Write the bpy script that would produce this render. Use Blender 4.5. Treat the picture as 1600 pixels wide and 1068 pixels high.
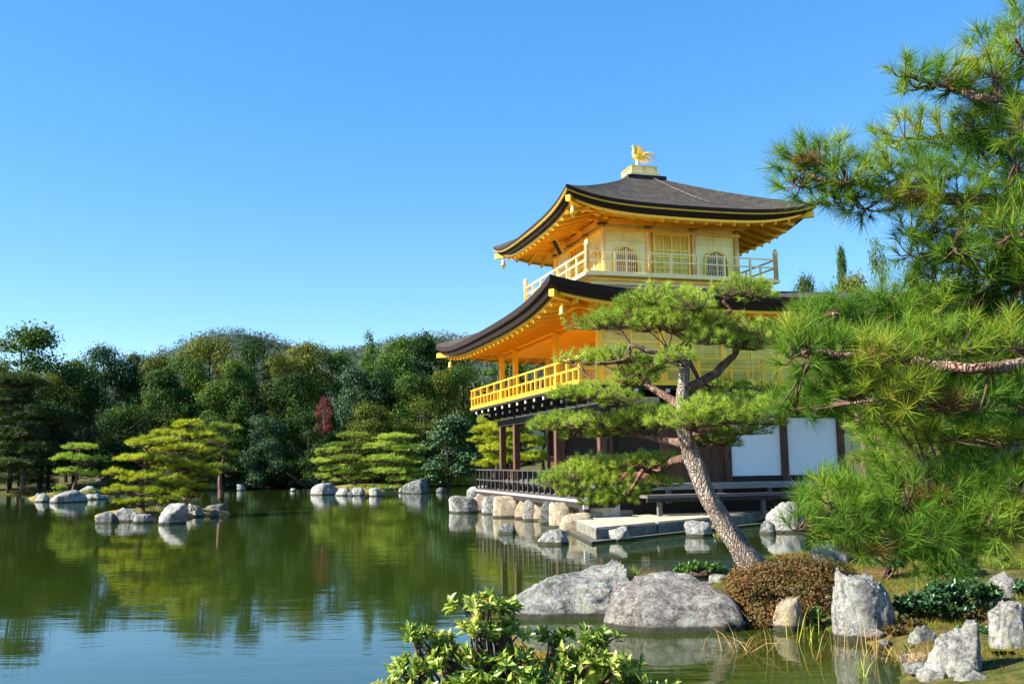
import bpy, bmesh, math, random
import numpy as np
from mathutils import Vector, Matrix, noise as mnoise

R = math.radians
for o in list(bpy.data.objects): bpy.data.objects.remove(o)
SC = bpy.context.scene
C = SC.collection
random.seed(7); RNG = np.random.default_rng(7)

# ------------------------------------------------------------------ camera
FPX, PITCH, ROLL, CH = 1475.8, .126, .013, 2.037
cam = bpy.data.objects.new('camera', bpy.data.cameras.new('camera')); C.objects.link(cam); SC.camera = cam
cam.data.sensor_width = 36; cam.data.lens = 36 * FPX / 1600; cam.data.clip_start = .05; cam.data.clip_end = 5000
_c, _s = math.cos(ROLL), math.sin(ROLL)
_fw = Vector((0, math.cos(PITCH), math.sin(PITCH))); _up = Vector((0, -math.sin(PITCH), math.cos(PITCH))); _rt = Vector((1, 0, 0))
_r = _c * _rt - _s * _up; _u = _s * _rt + _c * _up
cam.matrix_world = Matrix(((_r.x, _u.x, -_fw.x, 0), (_r.y, _u.y, -_fw.y, 0), (_r.z, _u.z, -_fw.z, CH), (0, 0, 0, 1)))

# ------------------------------------------------------------------ sky, sun, exposure
SUN_EL, SUN_DIR = R(34), Vector((-.965, -.262, 0)).normalized()
S = Vector((SUN_DIR.x * math.cos(SUN_EL), SUN_DIR.y * math.cos(SUN_EL), math.sin(SUN_EL)))
W = bpy.data.worlds.new('World'); SC.world = W; W.use_nodes = True
nt = W.node_tree; bg = nt.nodes['Background']
sky = nt.nodes.new('ShaderNodeTexSky'); sky.sky_type = 'NISHITA'; sky.sun_disc = False
sky.sun_elevation = SUN_EL; sky.sun_rotation = math.atan2(S.x, S.y) % (2 * math.pi)
sky.air_density = .85; sky.dust_density = .05; sky.ozone_density = 3.6; sky.altitude = 80
hs = nt.nodes.new('ShaderNodeHueSaturation'); hs.inputs['Saturation'].default_value = 1.6; hs.inputs['Hue'].default_value = .504; hs.inputs['Value'].default_value = 1.0
gm = nt.nodes.new('ShaderNodeGamma'); gm.inputs[1].default_value = .62; nt.links.new(sky.outputs[0], gm.inputs[0]); nt.links.new(gm.outputs[0], hs.inputs['Color']); nt.links.new(hs.outputs[0], bg.inputs[0]); bg.inputs[1].default_value = .142
sun = bpy.data.objects.new('sun', bpy.data.lights.new('sun', 'SUN')); C.objects.link(sun)
sun.data.energy = 5; sun.data.angle = R(.5); sun.data.color = (1, .93, .80)
sun.rotation_euler = S.to_track_quat('Z', 'Y').to_euler(); sun.location = (-40, 0, 40)
SC.view_settings.view_transform = 'Standard'; SC.view_settings.look = 'None'; SC.view_settings.gamma = 1
SC.view_settings.exposure = 1.75
SC.cycles.max_bounces = 8; SC.cycles.diffuse_bounces = 4; SC.cycles.glossy_bounces = 4; SC.cycles.transmission_bounces = 3
SC.cycles.transparent_max_bounces = 6; SC.cycles.sample_clamp_indirect = 6; SC.cycles.use_denoising = True

# ------------------------------------------------------------------ pixel helpers (pixels of the 1600 wide photograph -> world points)
def ray(x, y):
    X, Y = x - 800, 534 - y; X, Y = _c * X + _s * Y, -_s * X + _c * Y
    a, b = X / FPX, Y / FPX
    return np.array([a, math.cos(PITCH) - b * math.sin(PITCH), math.sin(PITCH) + b * math.cos(PITCH)])
def at(x, y, Y):
    r = ray(x, y); return Vector(r * (Y / r[1])) + Vector((0, 0, CH))
def gnd(x, y, z=0):
    r = ray(x, y); return Vector(r * ((z - CH) / r[2])) + Vector((0, 0, CH))

# ------------------------------------------------------------------ scene helpers
def tag(o, label=None, cat=None, group=None, kind=None):
    if label: o['label'] = label
    if cat: o['category'] = cat
    if group: o['group'] = group
    if kind: o['kind'] = kind
    return o
def thing(name, label, cat, loc=(0, 0, 0), rz=0, group=None):
    o = bpy.data.objects.new(name, None); C.objects.link(o); o.location = loc; o.rotation_euler = (0, 0, rz); o.empty_display_size = .2
    return tag(o, label, cat, group)
def link(name, me, parent=None):
    o = bpy.data.objects.new(name, me); C.objects.link(o)
    if parent is not None: o.parent = parent
    return o
def copy_tree(o, parent=None):
    c = o.copy(); C.objects.link(c)
    if parent is not None: c.parent = parent
    for ch in list(o.children): copy_tree(ch, c)
    return c

class MB:
    """collects shapes, builds ONE mesh object"""
    def __init__(s): s.v = []; s.f = []; s.m = []; s.sm = []
    def add(s, vs, fs, m=0, smooth=False):
        o = len(s.v); s.v += [tuple(v) for v in vs]; s.f += [tuple(i + o for i in f) for f in fs]; s.m += [m] * len(fs); s.sm += [smooth] * len(fs); return s
    def box(s, x0, x1, y0, y1, z0, z1, m=0):
        return s.add([(x, y, z) for z in (z0, z1) for x, y in ((x0, y0), (x1, y0), (x1, y1), (x0, y1))],
                     [(3, 2, 1, 0), (4, 5, 6, 7), (0, 1, 5, 4), (1, 2, 6, 5), (2, 3, 7, 6), (3, 0, 4, 7)], m)
    def beam(s, a, b, w, h, m=0, up=(0, 0, 1)):
        a, b = Vector(a), Vector(b); d = (b - a).normalized(); u = Vector(up); x = d.cross(u)
        x = x.normalized() if x.length > 1e-4 else Vector((1, 0, 0)); u = x.cross(d).normalized()
        vs = [p + x * (sx * w / 2) + u * (sz * h / 2) for p in (a, b) for sx, sz in ((-1, -1), (1, -1), (1, 1), (-1, 1))]
        return s.add(vs, [(0, 1, 2, 3), (7, 6, 5, 4), (0, 4, 5, 1), (1, 5, 6, 2), (2, 6, 7, 3), (3, 7, 4, 0)], m)
    def tube(s, pts, rad, n=8, m=0, cap=True, wob=0, seed=0):
        pts = [Vector(p) for p in pts]; k = len(pts); vs = []; fs = []
        ref = Vector((.31, .17, .93))
        for i, p in enumerate(pts):
            d = (pts[min(i + 1, k - 1)] - pts[max(i - 1, 0)]); d = d.normalized() if d.length > 1e-9 else Vector((0, 0, 1))
            if abs(d.dot(ref)) > .97: ref = Vector((1, .1, 0)).normalized()
            x = d.cross(ref).normalized(); y = d.cross(x).normalized()
            r = rad[i] if hasattr(rad, '__len__') else rad
            for j in range(n):
                t = 2 * math.pi * j / n
                rr = r * (1 + wob * mnoise.noise(Vector((p.x * 3 + seed, p.y * 3 + j * .9, p.z * 3)) * (.35 / max(r, .02)) * .4)) if wob else r
                vs.append(p + x * (math.cos(t) * rr) + y * (math.sin(t) * rr))
        for i in range(k - 1):
            for j in range(n): fs.append((i * n + j, i * n + (j + 1) % n, (i + 1) * n + (j + 1) % n, (i + 1) * n + j))
        if cap: fs += [tuple(range(n - 1, -1, -1)), tuple((k - 1) * n + j for j in range(n))]
        return s.add(vs, fs, m, True)
    def lathe(s, prof, c=(0, 0, 0), n=16, m=0):
        c = Vector(c); vs = []; fs = []; k = len(prof)
        for r, z in prof:
            for j in range(n): t = 2 * math.pi * j / n; vs.append(c + Vector((r * math.cos(t), r * math.sin(t), z)))
        for i in range(k - 1):
            for j in range(n): fs.append((i * n + j, i * n + (j + 1) % n, (i + 1) * n + (j + 1) % n, (i + 1) * n + j))
        fs += [tuple(range(n - 1, -1, -1)), tuple((k - 1) * n + j for j in range(n))]
        return s.add(vs, fs, m, True)
    def prism(s, poly, fn, d0, d1, m=0):
        """poly of 2D points, fn(a, b, d) -> 3D point"""
        n = len(poly); vs = [fn(a, b, d0) for a, b in poly] + [fn(a, b, d1) for a, b in poly]
        fs = [tuple(range(n - 1, -1, -1)), tuple(range(n, 2 * n))] + [(i, (i + 1) % n, n + (i + 1) % n, n + i) for i in range(n)]
        return s.add(vs, fs, m)
    def grid(s, P, m=0, smooth=True):
        k, n = len(P), len(P[0]); vs = [p for row in P for p in row]
        return s.add(vs, [(i * n + j, i * n + j + 1, (i + 1) * n + j + 1, (i + 1) * n + j) for i in range(k - 1) for j in range(n - 1)], m, smooth)
    def build(s, name, mats, parent=None, bevel=0, recalc=True):
        me = bpy.data.meshes.new(name); me.from_pydata([tuple(v) for v in s.v], [], s.f)
        for mt in (mats if isinstance(mats, (list, tuple)) else [mats]): me.materials.append(mt)
        me.polygons.foreach_set('material_index', s.m); me.polygons.foreach_set('use_smooth', s.sm); me.update()
        if recalc:
            bm = bmesh.new(); bm.from_mesh(me); bmesh.ops.recalc_face_normals(bm, faces=bm.faces); bm.to_mesh(me); bm.free()
        o = link(name, me, parent)
        if bevel:
            b = o.modifiers.new('bevel', 'BEVEL'); b.width = bevel; b.segments = 2; b.limit_method = 'ANGLE'
        return o

def fast_mesh(name, verts, faces, mats, mi=None):
    """numpy mesh of all triangles or all quads"""
    me = bpy.data.meshes.new(name); nv, (nf, k) = len(verts), faces.shape
    me.vertices.add(nv); me.vertices.foreach_set('co', np.ascontiguousarray(verts, np.float32).ravel())
    me.loops.add(nf * k); me.loops.foreach_set('vertex_index', np.ascontiguousarray(faces, np.int32).ravel())
    me.polygons.add(nf); me.polygons.foreach_set('loop_start', np.arange(0, nf * k, k, dtype=np.int32))
    me.polygons.foreach_set('loop_total', np.full(nf, k, np.int32))
    for m in mats: me.materials.append(m)
    if mi is not None: me.polygons.foreach_set('material_index', np.ascontiguousarray(mi, np.int32))
    me.update(calc_edges=True); me.validate(); return me

# ------------------------------------------------------------------ materials
def mat(name, col, rough=.7, metal=0, spec=.4):
    m = bpy.data.materials.new(name); m.use_nodes = True; b = m.node_tree.nodes['Principled BSDF']
    b.inputs['Base Color'].default_value = (*col, 1); b.inputs['Roughness'].default_value = rough; b.inputs['Metallic'].default_value = metal
    b.inputs['Specular IOR Level'].default_value = spec; m['b'] = 1
    return m
def N(m, t): return m.node_tree.nodes.new(t)
def L(m, a, b): m.node_tree.links.new(a, b)
def coords(m, scale=(1, 1, 1), obj=True, rot=(0, 0, 0)):
    tc = N(m, 'ShaderNodeTexCoord') if obj else N(m, 'ShaderNodeNewGeometry'); mp = N(m, 'ShaderNodeMapping'); mp.inputs['Scale'].default_value = scale; mp.inputs['Rotation'].default_value = rot
    L(m, tc.outputs['Object' if obj else 'Position'], mp.inputs[0]); return mp.outputs[0]
def noise(m, vec, scale, detail=5, rough=.6, dist=0):
    n = N(m, 'ShaderNodeTexNoise'); n.inputs['Scale'].default_value = scale; n.inputs['Detail'].default_value = detail
    n.inputs['Roughness'].default_value = rough; n.inputs['Distortion'].default_value = dist; L(m, vec, n.inputs['Vector']); return n.outputs['Fac']
def ramp(m, fac, stops):
    r = N(m, 'ShaderNodeValToRGB'); e = r.color_ramp.elements
    while len(e) < len(stops): e.new(.5)
    for i, (p, c) in enumerate(stops): e[i].position = p; e[i].color = (*c, 1)
    L(m, fac, r.inputs[0]); return r.outputs[0]
def mix(m, fac, a, b, mode='MIX'):
    n = N(m, 'ShaderNodeMix'); n.data_type = 'RGBA'; n.blend_type = mode
    for s, v in ((n.inputs[0], fac), (n.inputs[6], a), (n.inputs[7], b)):
        if isinstance(v, (int, float)): s.default_value = v
        elif isinstance(v, tuple): s.default_value = (*v, 1)
        else: L(m, v, s)
    return n.outputs[2]
def setc(m, col): L(m, col, m.node_tree.nodes['Principled BSDF'].inputs['Base Color'])
def bump(m, h, strength=.5, dist=.02):
    b = N(m, 'ShaderNodeBump'); b.inputs['Strength'].default_value = strength; b.inputs['Distance'].default_value = dist
    L(m, h, b.inputs['Height']); L(m, b.outputs[0], m.node_tree.nodes['Principled BSDF'].inputs['Normal'])

def mk_wood(name, a, b, rough=.75, sc=(2, 2, .25)):
    m = mat(name, a, rough, 0, .3); v = coords(m, sc); n = noise(m, v, 9, 6); setc(m, ramp(m, n, [(.3, a), (.7, b)])); bump(m, n, .25, .01); return m
def mk_gold(name, a, b, rough=.36, metal=.85, grid=None):
    m = mat(name, a, rough, metal, .5); v = coords(m); n = noise(m, v, 3.0, 5); n2 = noise(m, v, 26, 3)
    col = ramp(m, n, [(.3, a), (.72, b)])
    if grid:                                      # seams of the leaf squares / boards
        br = N(m, 'ShaderNodeTexBrick'); br.offset = 0; br.inputs['Scale'].default_value = 1
        br.inputs['Brick Width'].default_value = grid[0]; br.inputs['Row Height'].default_value = grid[1]; br.inputs['Mortar Size'].default_value = .006
        br.inputs['Color1'].default_value = (1, 1, 1, 1); br.inputs['Color2'].default_value = (.93, .95, .9, 1); br.inputs['Mortar'].default_value = (.55, .5, .35, 1)
        sep = N(m, 'ShaderNodeSeparateXYZ'); L(m, v, sep.inputs[0]); ad = N(m, 'ShaderNodeMath'); L(m, sep.outputs[0], ad.inputs[0]); L(m, sep.outputs[1], ad.inputs[1])
        cb = N(m, 'ShaderNodeCombineXYZ'); L(m, ad.outputs[0], cb.inputs[0]); L(m, sep.outputs[2], cb.inputs[1]); L(m, cb.outputs[0], br.inputs['Vector'])
        col = mix(m, 1.0, col, br.outputs[0], 'MULTIPLY')
    setc(m, col); bump(m, n2, .12, .01)
    rr = N(m, 'ShaderNodeMapRange'); rr.inputs[3].default_value = rough - .08; rr.inputs[4].default_value = rough + .12; L(m, n, rr.inputs[0])
    L(m, rr.outputs[0], m.node_tree.nodes['Principled BSDF'].inputs['Roughness']); return m
def mk_stone(name, dark, mid, light, lichen=None, sc=1.0, seed=0, wet=True):
    m = mat(name, mid, .88, 0, .25); v = coords(m, (sc, sc, sc), rot=(seed, seed * 2, seed)); n = noise(m, v, 2.6, 9, .72, .6); n2 = noise(m, v, 17, 9, .8)
    col = ramp(m, n, [(.36, dark), (.47, mid), (.60, light)]); col = mix(m, .5, col, ramp(m, n2, [(.42, dark), (.50, mid), (.57, light)]))
    vo = N(m, 'ShaderNodeTexVoronoi'); vo.feature = 'DISTANCE_TO_EDGE'; vo.inputs['Scale'].default_value = 1.6; nv = N(m, 'ShaderNodeVectorMath'); nv.operation = 'ADD'
    tn = N(m, 'ShaderNodeTexNoise'); tn.inputs['Scale'].default_value = 3; L(m, v, tn.inputs['Vector']); L(m, v, nv.inputs[0]); L(m, tn.outputs['Color'], nv.inputs[1]); L(m, nv.outputs[0], vo.inputs['Vector'])
    crack = ramp(m, vo.outputs['Distance'], [(0, (.10, .10, .10)), (.022, (1, 1, 1))]); col = mix(m, .6, col, crack, 'MULTIPLY')
    if lichen: col = mix(m, ramp(m, noise(m, v, 5, 7, .7), [(.55, (0, 0, 0)), (.63, (1, 1, 1))]), col, lichen)
    if wet:                                       # damp, algae-stained foot at the waterline
        g = N(m, 'ShaderNodeNewGeometry'); sp = N(m, 'ShaderNodeSeparateXYZ'); L(m, g.outputs['Position'], sp.inputs[0])
        ad = N(m, 'ShaderNodeMath'); ad.operation = 'MULTIPLY_ADD'; L(m, n2, ad.inputs[0]); ad.inputs[1].default_value = -.12; L(m, sp.outputs[2], ad.inputs[2])
        col = mix(m, ramp(m, ad.outputs[0], [(0, (1, 1, 1)), (.018, (0, 0, 0))]), col, (.05, .05, .035))
    setc(m, col); h = N(m, 'ShaderNodeMath'); h.operation = 'MULTIPLY_ADD'; L(m, n2, h.inputs[0]); h.inputs[1].default_value = .7; L(m, n, h.inputs[2]); bump(m, h.outputs[0], 1., .09); return m
def mk_leaf(name, cols, trans=.3, rough=.5, spec=.3, nsc=.6, tint=None):
    """cols: ramp over a mix of per leaf random and slow noise (kinds and ages of leaf)"""
    m = mat(name, cols[0], rough, 0, spec); nd = m.node_tree.nodes; b = nd['Principled BSDF']; g = N(m, 'ShaderNodeNewGeometry')
    n = noise(m, g.outputs['Position'], nsc, 3, .6); mx = N(m, 'ShaderNodeMath'); mx.operation = 'MULTIPLY_ADD'
    L(m, g.outputs['Random Per Island'], mx.inputs[0]); mx.inputs[1].default_value = .5
    n5 = N(m, 'ShaderNodeMapRange'); n5.inputs[1].default_value = .32; n5.inputs[2].default_value = .68; n5.inputs[4].default_value = .5; L(m, n, n5.inputs[0]); L(m, n5.outputs[0], mx.inputs[2])
    k = len(cols); col = ramp(m, mx.outputs[0], [((i + .5) / k, c) for i, c in enumerate(cols)]); L(m, col, b.inputs['Base Color'])
    tr = N(m, 'ShaderNodeBsdfTranslucent'); L(m, mix(m, 1., col, (1.2, 1.25, .6), 'MULTIPLY'), tr.inputs[0]); ms = N(m, 'ShaderNodeMixShader'); ms.inputs[0].default_value = trans
    L(m, b.outputs[0], ms.inputs[1]); L(m, tr.outputs[0], ms.inputs[2]); L(m, ms.outputs[0], nd['Material Output'].inputs[0]); return m

M = {}
M['gold'] = mk_gold('gold_leaf', (.88, .56, .07), (.98, .68, .14), .34, .7)
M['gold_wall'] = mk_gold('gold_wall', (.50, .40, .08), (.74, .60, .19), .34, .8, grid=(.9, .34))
M['gold_cream'] = mk_gold('gold_cream', (.74, .66, .24), (.95, .87, .46), .36, .6, grid=(.9, .34))
M['gold_soffit'] = mk_gold('gold_soffit', (.74, .38, .012), (.90, .51, .022), .45, .4)  # deeper orange than the leaf: reflected glow from below put into the colour
M['gold_rail'] = mk_gold('gold_rail', (.82, .52, .03), (.95, .62, .055), .4, .4)
M['gold_pale'] = mk_gold('gold_pale', (.88, .68, .28), (.97, .78, .40), .4, .35)
M['black_wood'] = mk_wood('black_wood', (.012, .010, .009), (.035, .028, .024))
M['brown_wood'] = mk_wood('brown_wood', (.06, .028, .016), (.13, .062, .036))
M['grey_wood'] = mk_wood('grey_wood', (.055, .05, .048), (.16, .15, .15), .8)
M['rail_wood'] = mk_wood('rail_wood', (.022, .018, .017), (.07, .062, .058), .8)
M['deck_wood'] = mk_wood('deck_wood', (.16, .15, .14), (.34, .33, .32), .8, (.4, 4, 4))
M['lattice_wood'] = mk_wood('lattice_wood', (.16, .07, .04), (.26, .12, .07))
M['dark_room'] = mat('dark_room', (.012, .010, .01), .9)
M['white_paint'] = mk_wood('white_paint', (.45, .44, .42), (.72, .71, .68))
m = mat('shoji_paper', (.80, .83, .86), .5, 0, .3); n_ = noise(m, coords(m, (6, 6, .5)), 3, 4); setc(m, ramp(m, n_, [(.3, (.76, .80, .84)), (.7, (.82, .85, .88))])); M['paper'] = m
m = mat('plaster', (.72, .68, .6), .9, 0, .2); n_ = noise(m, coords(m), 5, 6); setc(m, ramp(m, n_, [(.3, (.38, .34, .28)), (.6, (.62, .57, .49))])); M['plaster'] = m
m = mat('thatch', (.05, .04, .035), .9, 0, .2); v_ = coords(m); n_ = noise(m, v_, 3.2, 9, .75); n2_ = noise(m, coords(m, (1, 1, 3.5)), 22, 6, .75)
setc(m, mix(m, .5, ramp(m, n_, [(.36, (.012, .010, .009)), (.50, (.05, .043, .038)), (.64, (.13, .115, .10))]), ramp(m, n2_, [(.38, (.010, .008, .007)), (.62, (.15, .135, .12))]))); n3_ = noise(m, coords(m, (.6, .6, 16)), 3, 4, .6); b3_ = m.node_tree.nodes['Principled BSDF'].inputs['Base Color'].links[0].from_socket; setc(m, mix(m, .6, b3_, ramp(m, n3_, [(.36, (.45, .45, .45)), (.62, (1.5, 1.45, 1.4))]), 'MULTIPLY')); bump(m, n2_, 1., .08); M['thatch'] = m
m = mat('thatch_edge', (.02, .013, .01), .8, 0, .3); v_ = coords(m, (1, 1, 14)); n_ = noise(m, v_, 5, 5); setc(m, ramp(m, n_, [(.3, (.006, .004, .0035)), (.7, (.030, .016, .012))])); bump(m, n_, .6, .02); M['thatch_edge'] = m
M['window_dark'] = mat('window_dark', (.06, .07, .11), .25, 0, .6)
M['stone'] = mk_stone('grey_rock', (0.025, 0.027, 0.028), (0.19, 0.195, 0.19), (0.5, 0.49, 0.465), (0.32, 0.35, 0.25))
M['stone_pale'] = mk_stone('pale_rock', (0.05, 0.05, 0.048), (0.28, 0.275, 0.26), (0.56, 0.55, 0.52), (0.38, 0.38, 0.28), 1.3, 1)
M['stone_cream'] = mk_stone('cream_rock', (0.14, 0.1, 0.06), (0.36, 0.29, 0.2), (0.54, 0.47, 0.36), (0.34, 0.29, 0.15), 1.2, 2)
M['stone_warm'] = mk_stone('warm_rock', (0.035, 0.03, 0.026), (0.185, 0.165, 0.15), (0.41, 0.39, 0.365), (0.34, 0.36, 0.3), 1.1, 3)
M['stone_dark'] = mk_stone('dark_rock', (.02, .022, .025), (.075, .08, .085), (.24, .25, .26), (.25, .26, .25), 1.2, 4)
M['slab'] = mk_stone('slab_stone', (.32, .27, .20), (.50, .44, .33), (.60, .54, .42), None, .8, 5, False)
M['slab_shade'] = mk_stone('slab_shade', (.06, .065, .055), (.17, .17, .14), (.36, .35, .29), None, 1.5, 6)  # darker copy of the slab stone, shade of the unlit front painted in
def mk_bark(name, cols, sc=1.0, b=1.0):
    m = mat(name, cols[1], .9, 0, .2); v = coords(m, (sc, sc, sc * .38)); vo = N(m, 'ShaderNodeTexVoronoi'); vo.feature = 'DISTANCE_TO_EDGE'; vo.inputs['Scale'].default_value = 27
    tn = N(m, 'ShaderNodeTexNoise'); tn.inputs['Scale'].default_value = 5; L(m, v, tn.inputs['Vector']); av = N(m, 'ShaderNodeVectorMath'); av.operation = 'MULTIPLY_ADD'; av.inputs[1].default_value = (.22, .22, .22)
    L(m, tn.outputs['Color'], av.inputs[0]); L(m, v, av.inputs[2]); L(m, av.outputs[0], vo.inputs['Vector'])
    n = noise(m, v, 4, 6, .7); col = ramp(m, n, [(.3, cols[0]), (.5, cols[1]), (.7, cols[2])]); fis = ramp(m, vo.outputs['Distance'], [(0, (.42, .38, .36)), (.16, (1, 1, 1))])
    setc(m, mix(m, .85, col, fis, 'MULTIPLY')); bump(m, ramp(m, vo.outputs['Distance'], [(0, (0, 0, 0)), (.25, (1, 1, 1))]), b, .03); return m
M['bark'] = mk_bark('pine_bark', [(.16, .11, .085), (.30, .245, .205), (.46, .41, .36)], 1.0)
M['bark_red'] = mk_bark('red_pine_bark', [(.12, .065, .05), (.28, .16, .12), (.45, .33, .27)], 1.6)
M['bark_dark'] = mk_bark('dark_bark', [(.03, .022, .018), (.075, .055, .045), (.15, .12, .1)], 1.0)
M['bark_grey'] = mk_bark('grey_bark', [(.14, .12, .11), (.26, .23, .21), (.4, .36, .34)], 1.0)
M['twig'] = mat('twig', (.10, .06, .045), .9, 0, .2)
M['needle'] = mk_leaf('needle_green', [(.10, .17, .018), (.21, .31, .035), (.35, .46, .065), (.50, .57, .11)], .40, .5, .25, 1.2)
M['needle_near'] = mk_leaf('needle_near', [(.016, .07, .012), (.045, .135, .016), (.10, .205, .020), (.22, .32, .032), (.42, .37, .055)], .35, .55, .12, 1.6)
M['needle_dead'] = mk_leaf('needle_dead', [(.14, .08, .025), (.24, .14, .04), (.30, .21, .06)], .2, .6, .2, 3)
M['needle_yellow'] = mk_leaf('needle_yellow', [(.13, .17, .010), (.26, .305, .016), (.39, .425, .025), (.50, .50, .04)], .38, .5, .3, .5)
M['needle_olive'] = mk_leaf('needle_olive', [(.05, .10, .012), (.12, .19, .018), (.21, .28, .026), (.30, .32, .04)], .35, .5, .3, .5)
M['needle_dark'] = mk_leaf('needle_dark', [(.012, .030, .008), (.024, .055, .010), (.05, .085, .014), (.09, .10, .02)], .2, .5, .3, .5)
M['leaf_dark'] = mk_leaf('leaf_dark', [(.006, .022, .005), (.014, .042, .008), (.032, .072, .012), (.065, .105, .018)], .22, .75, .12, .25)
M['leaf_mid'] = mk_leaf('leaf_mid', [(.016, .044, .007), (.036, .082, .012), (.075, .13, .018), (.13, .17, .026)], .22, .75, .12, .25)
M['leaf_olive'] = mk_leaf('leaf_olive', [(.03, .05, .007), (.065, .09, .012), (.115, .135, .018), (.17, .155, .024)], .22, .75, .12, .25)
M['leaf_blue'] = mk_leaf('leaf_blue', [(.008, .030, .013), (.016, .052, .018), (.035, .085, .028), (.07, .13, .045)], .15, .6, .22, .3)
M['leaf_red'] = mk_leaf('leaf_red', [(.05, .008, .010), (.13, .014, .018), (.22, .025, .028)], .25, .5, .3, 1)
M['leaf_pale'] = mk_leaf('leaf_pale', [(.05, .10, .03), (.09, .16, .05), (.14, .2, .07)], .25, .5, .3, .5)
M['leaf_shrub'] = mk_leaf('leaf_shrub', [(.06, .13, .015), (.15, .24, .03), (.32, .38, .07), (.50, .50, .16)], .3, .32, .5, 3)
M['leaf_bush'] = mk_leaf('leaf_bush', [(.02, .07, .012), (.05, .13, .02), (.12, .22, .03)], .25, .4, .4, 3)
M['leaf_deep'] = mk_leaf('leaf_deep', [(.010, .038, .014), (.025, .075, .022), (.06, .13, .03)], .2, .35, .5, 3)
M['leaf_rust'] = mk_leaf('leaf_rust', [(.05, .062, .010), (.085, .060, .014), (.125, .062, .018), (.165, .085, .022)], .2, .6, .2, 2.5)
M['straw'] = mk_leaf('straw', [(.18, .10, .03), (.30, .19, .06), (.42, .29, .11)], .2, .6, .2, 3)
M['grass_green'] = mk_leaf('grass_green', [(.07, .14, .012), (.16, .24, .02), (.32, .34, .04)], .3, .5, .3, 3)
M['reed_gold'] = mk_leaf('reed_gold', [(.26, .26, .02), (.42, .38, .03), (.5, .4, .06)], .3, .5, .3, .6)
m = mat('ground', (.06, .05, .02), .95, 0, .15); g_ = coords(m, obj=False); n_ = noise(m, g_, .5, 7, .65); n2_ = noise(m, g_, 5, 7, .7)
setc(m, mix(m, .5, ramp(m, n_, [(.38, (.025, .05, .006)), (.48, (.06, .075, .010)), (.54, (.05, .055, .012)), (.64, (.12, .06, .02))]), ramp(m, n2_, [(.38, (.010, .010, .005)), (.5, (.06, .06, .012)), (.62, (.17, .11, .03))]))); bump(m, n2_, .8, .06); M['ground'] = m
m = mat('sand_ground', (.4, .3, .15), .95, 0, .15); g_ = coords(m, obj=False); n_ = noise(m, g_, 1.5, 7, .65)
setc(m, ramp(m, n_, [(.34, (.07, .07, .015)), (.52, (.18, .13, .035)), (.66, (.34, .24, .09))])); bump(m, n_, .6, .05); M['islet'] = m
m = mat('hill', (.03, .05, .03), .95, 0, .1); M['hill'] = m
# water: murky olive body, mirror-like rippled surface
m = mat('water', (.018, .032, .004), .018, 0, .5); b_ = m.node_tree.nodes['Principled BSDF']; b_.inputs['IOR'].default_value = 1.52; b_.inputs['Specular IOR Level'].default_value = .5
g_ = coords(m, (.55, 1.5, 1), obj=False, rot=(0, 0, .1)); n1_ = noise(m, g_, 1.0, 2, .5, .4); g2_ = coords(m, (1.6, 7, 1), obj=False, rot=(0, 0, -.06)); n2_ = noise(m, g2_, 1.3, 3, .5, .3)
big = noise(m, coords(m, (.05, .09, 1), obj=False), 1, 2); patch = ramp(m, big, [(.35, (.3, .3, .3)), (.65, (1, 1, 1))])
h_ = N(m, 'ShaderNodeMath'); h_.operation = 'MULTIPLY_ADD'; L(m, n2_, h_.inputs[0]); h_.inputs[1].default_value = .28; L(m, n1_, h_.inputs[2])
h2_ = N(m, 'ShaderNodeMath'); h2_.operation = 'MULTIPLY'; L(m, h_.outputs[0], h2_.inputs[0]); L(m, patch, h2_.inputs[1]); bump(m, h2_.outputs[0], .12, .05); M['water'] = m

# ------------------------------------------------------------------ water and ground
A = .279; CX, CY = 5.118, 36.273
def B(u, v, z=0): return Vector((CX + u * math.cos(A) - v * math.sin(A), CY + u * math.sin(A) + v * math.cos(A), z))
wm = MB(); wm.add([(-400, -20, 0), (400, -20, 0), (400, 140, 0), (-400, 140, 0)], [(0, 1, 2, 3)])
tag(wm.build('water', M['water']), kind='structure')
b1, b2, b3 = B(-5.0, 7.4), B(-5.0, -6.4), B(-4.0, -7.4)
POND = [(-90, 66), (-62, 70), (-40, 75.5), (-25, 77), (-20.5, 83.5), (-14, 85), (-6, 87), (1, 82), (3, 60), (2.5, 47), (b1.x, b1.y + 1), (b1.x, b1.y), (b2.x, b2.y), (b3.x + .8, b3.y),
        (3.2, 26.6), (7.8, 29.6), (9.3, 28.5), (12, 25.5), (11, 22.5), (7.6, 20.8), (6, 19.6), (4.6, 18.9), (3.8, 17.6), (3.0, 15), (1.9, 13.8), (1.2, 13.1), (1.5, 12.4), (2.9, 12.0), (3.55, 11.7), (4.0, 11.1), (3.9, 10.2), (3.8, 9.4), (3.5, 8.5), (2.6, 7.2), (1.2, 6.4), (-1, 6.0), (-3, 4.6), (-8, 3.4), (-90, 2)]
ISL = [(gnd(245, 806), 2.6, 2.9, .32), (gnd(105, 777), 2.6, 2.6, .35), (gnd(575, 765), 3.9, 3.6, .45), (gnd(385, 762), 2.4, 2.0, .3)]
def sdist(px, py, poly):
    """distance to polygon, negative inside"""
    d = np.full(px.shape, 1e9); ins = np.zeros(px.shape, bool); n = len(poly)
    for i in range(n):
        ax, ay = poly[i]; bx, by = poly[(i + 1) % n]; ex, ey = bx - ax, by - ay
        t = np.clip(((px - ax) * ex + (py - ay) * ey) / (ex * ex + ey * ey + 1e-12), 0, 1)
        d = np.minimum(d, np.hypot(px - ax - t * ex, py - ay - t * ey))
        if ay != by: ins ^= ((ay > py) != (by > py)) & (px < (bx - ax) * (py - ay) / (by - ay) + ax)
    return np.where(ins, -d, d)
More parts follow.
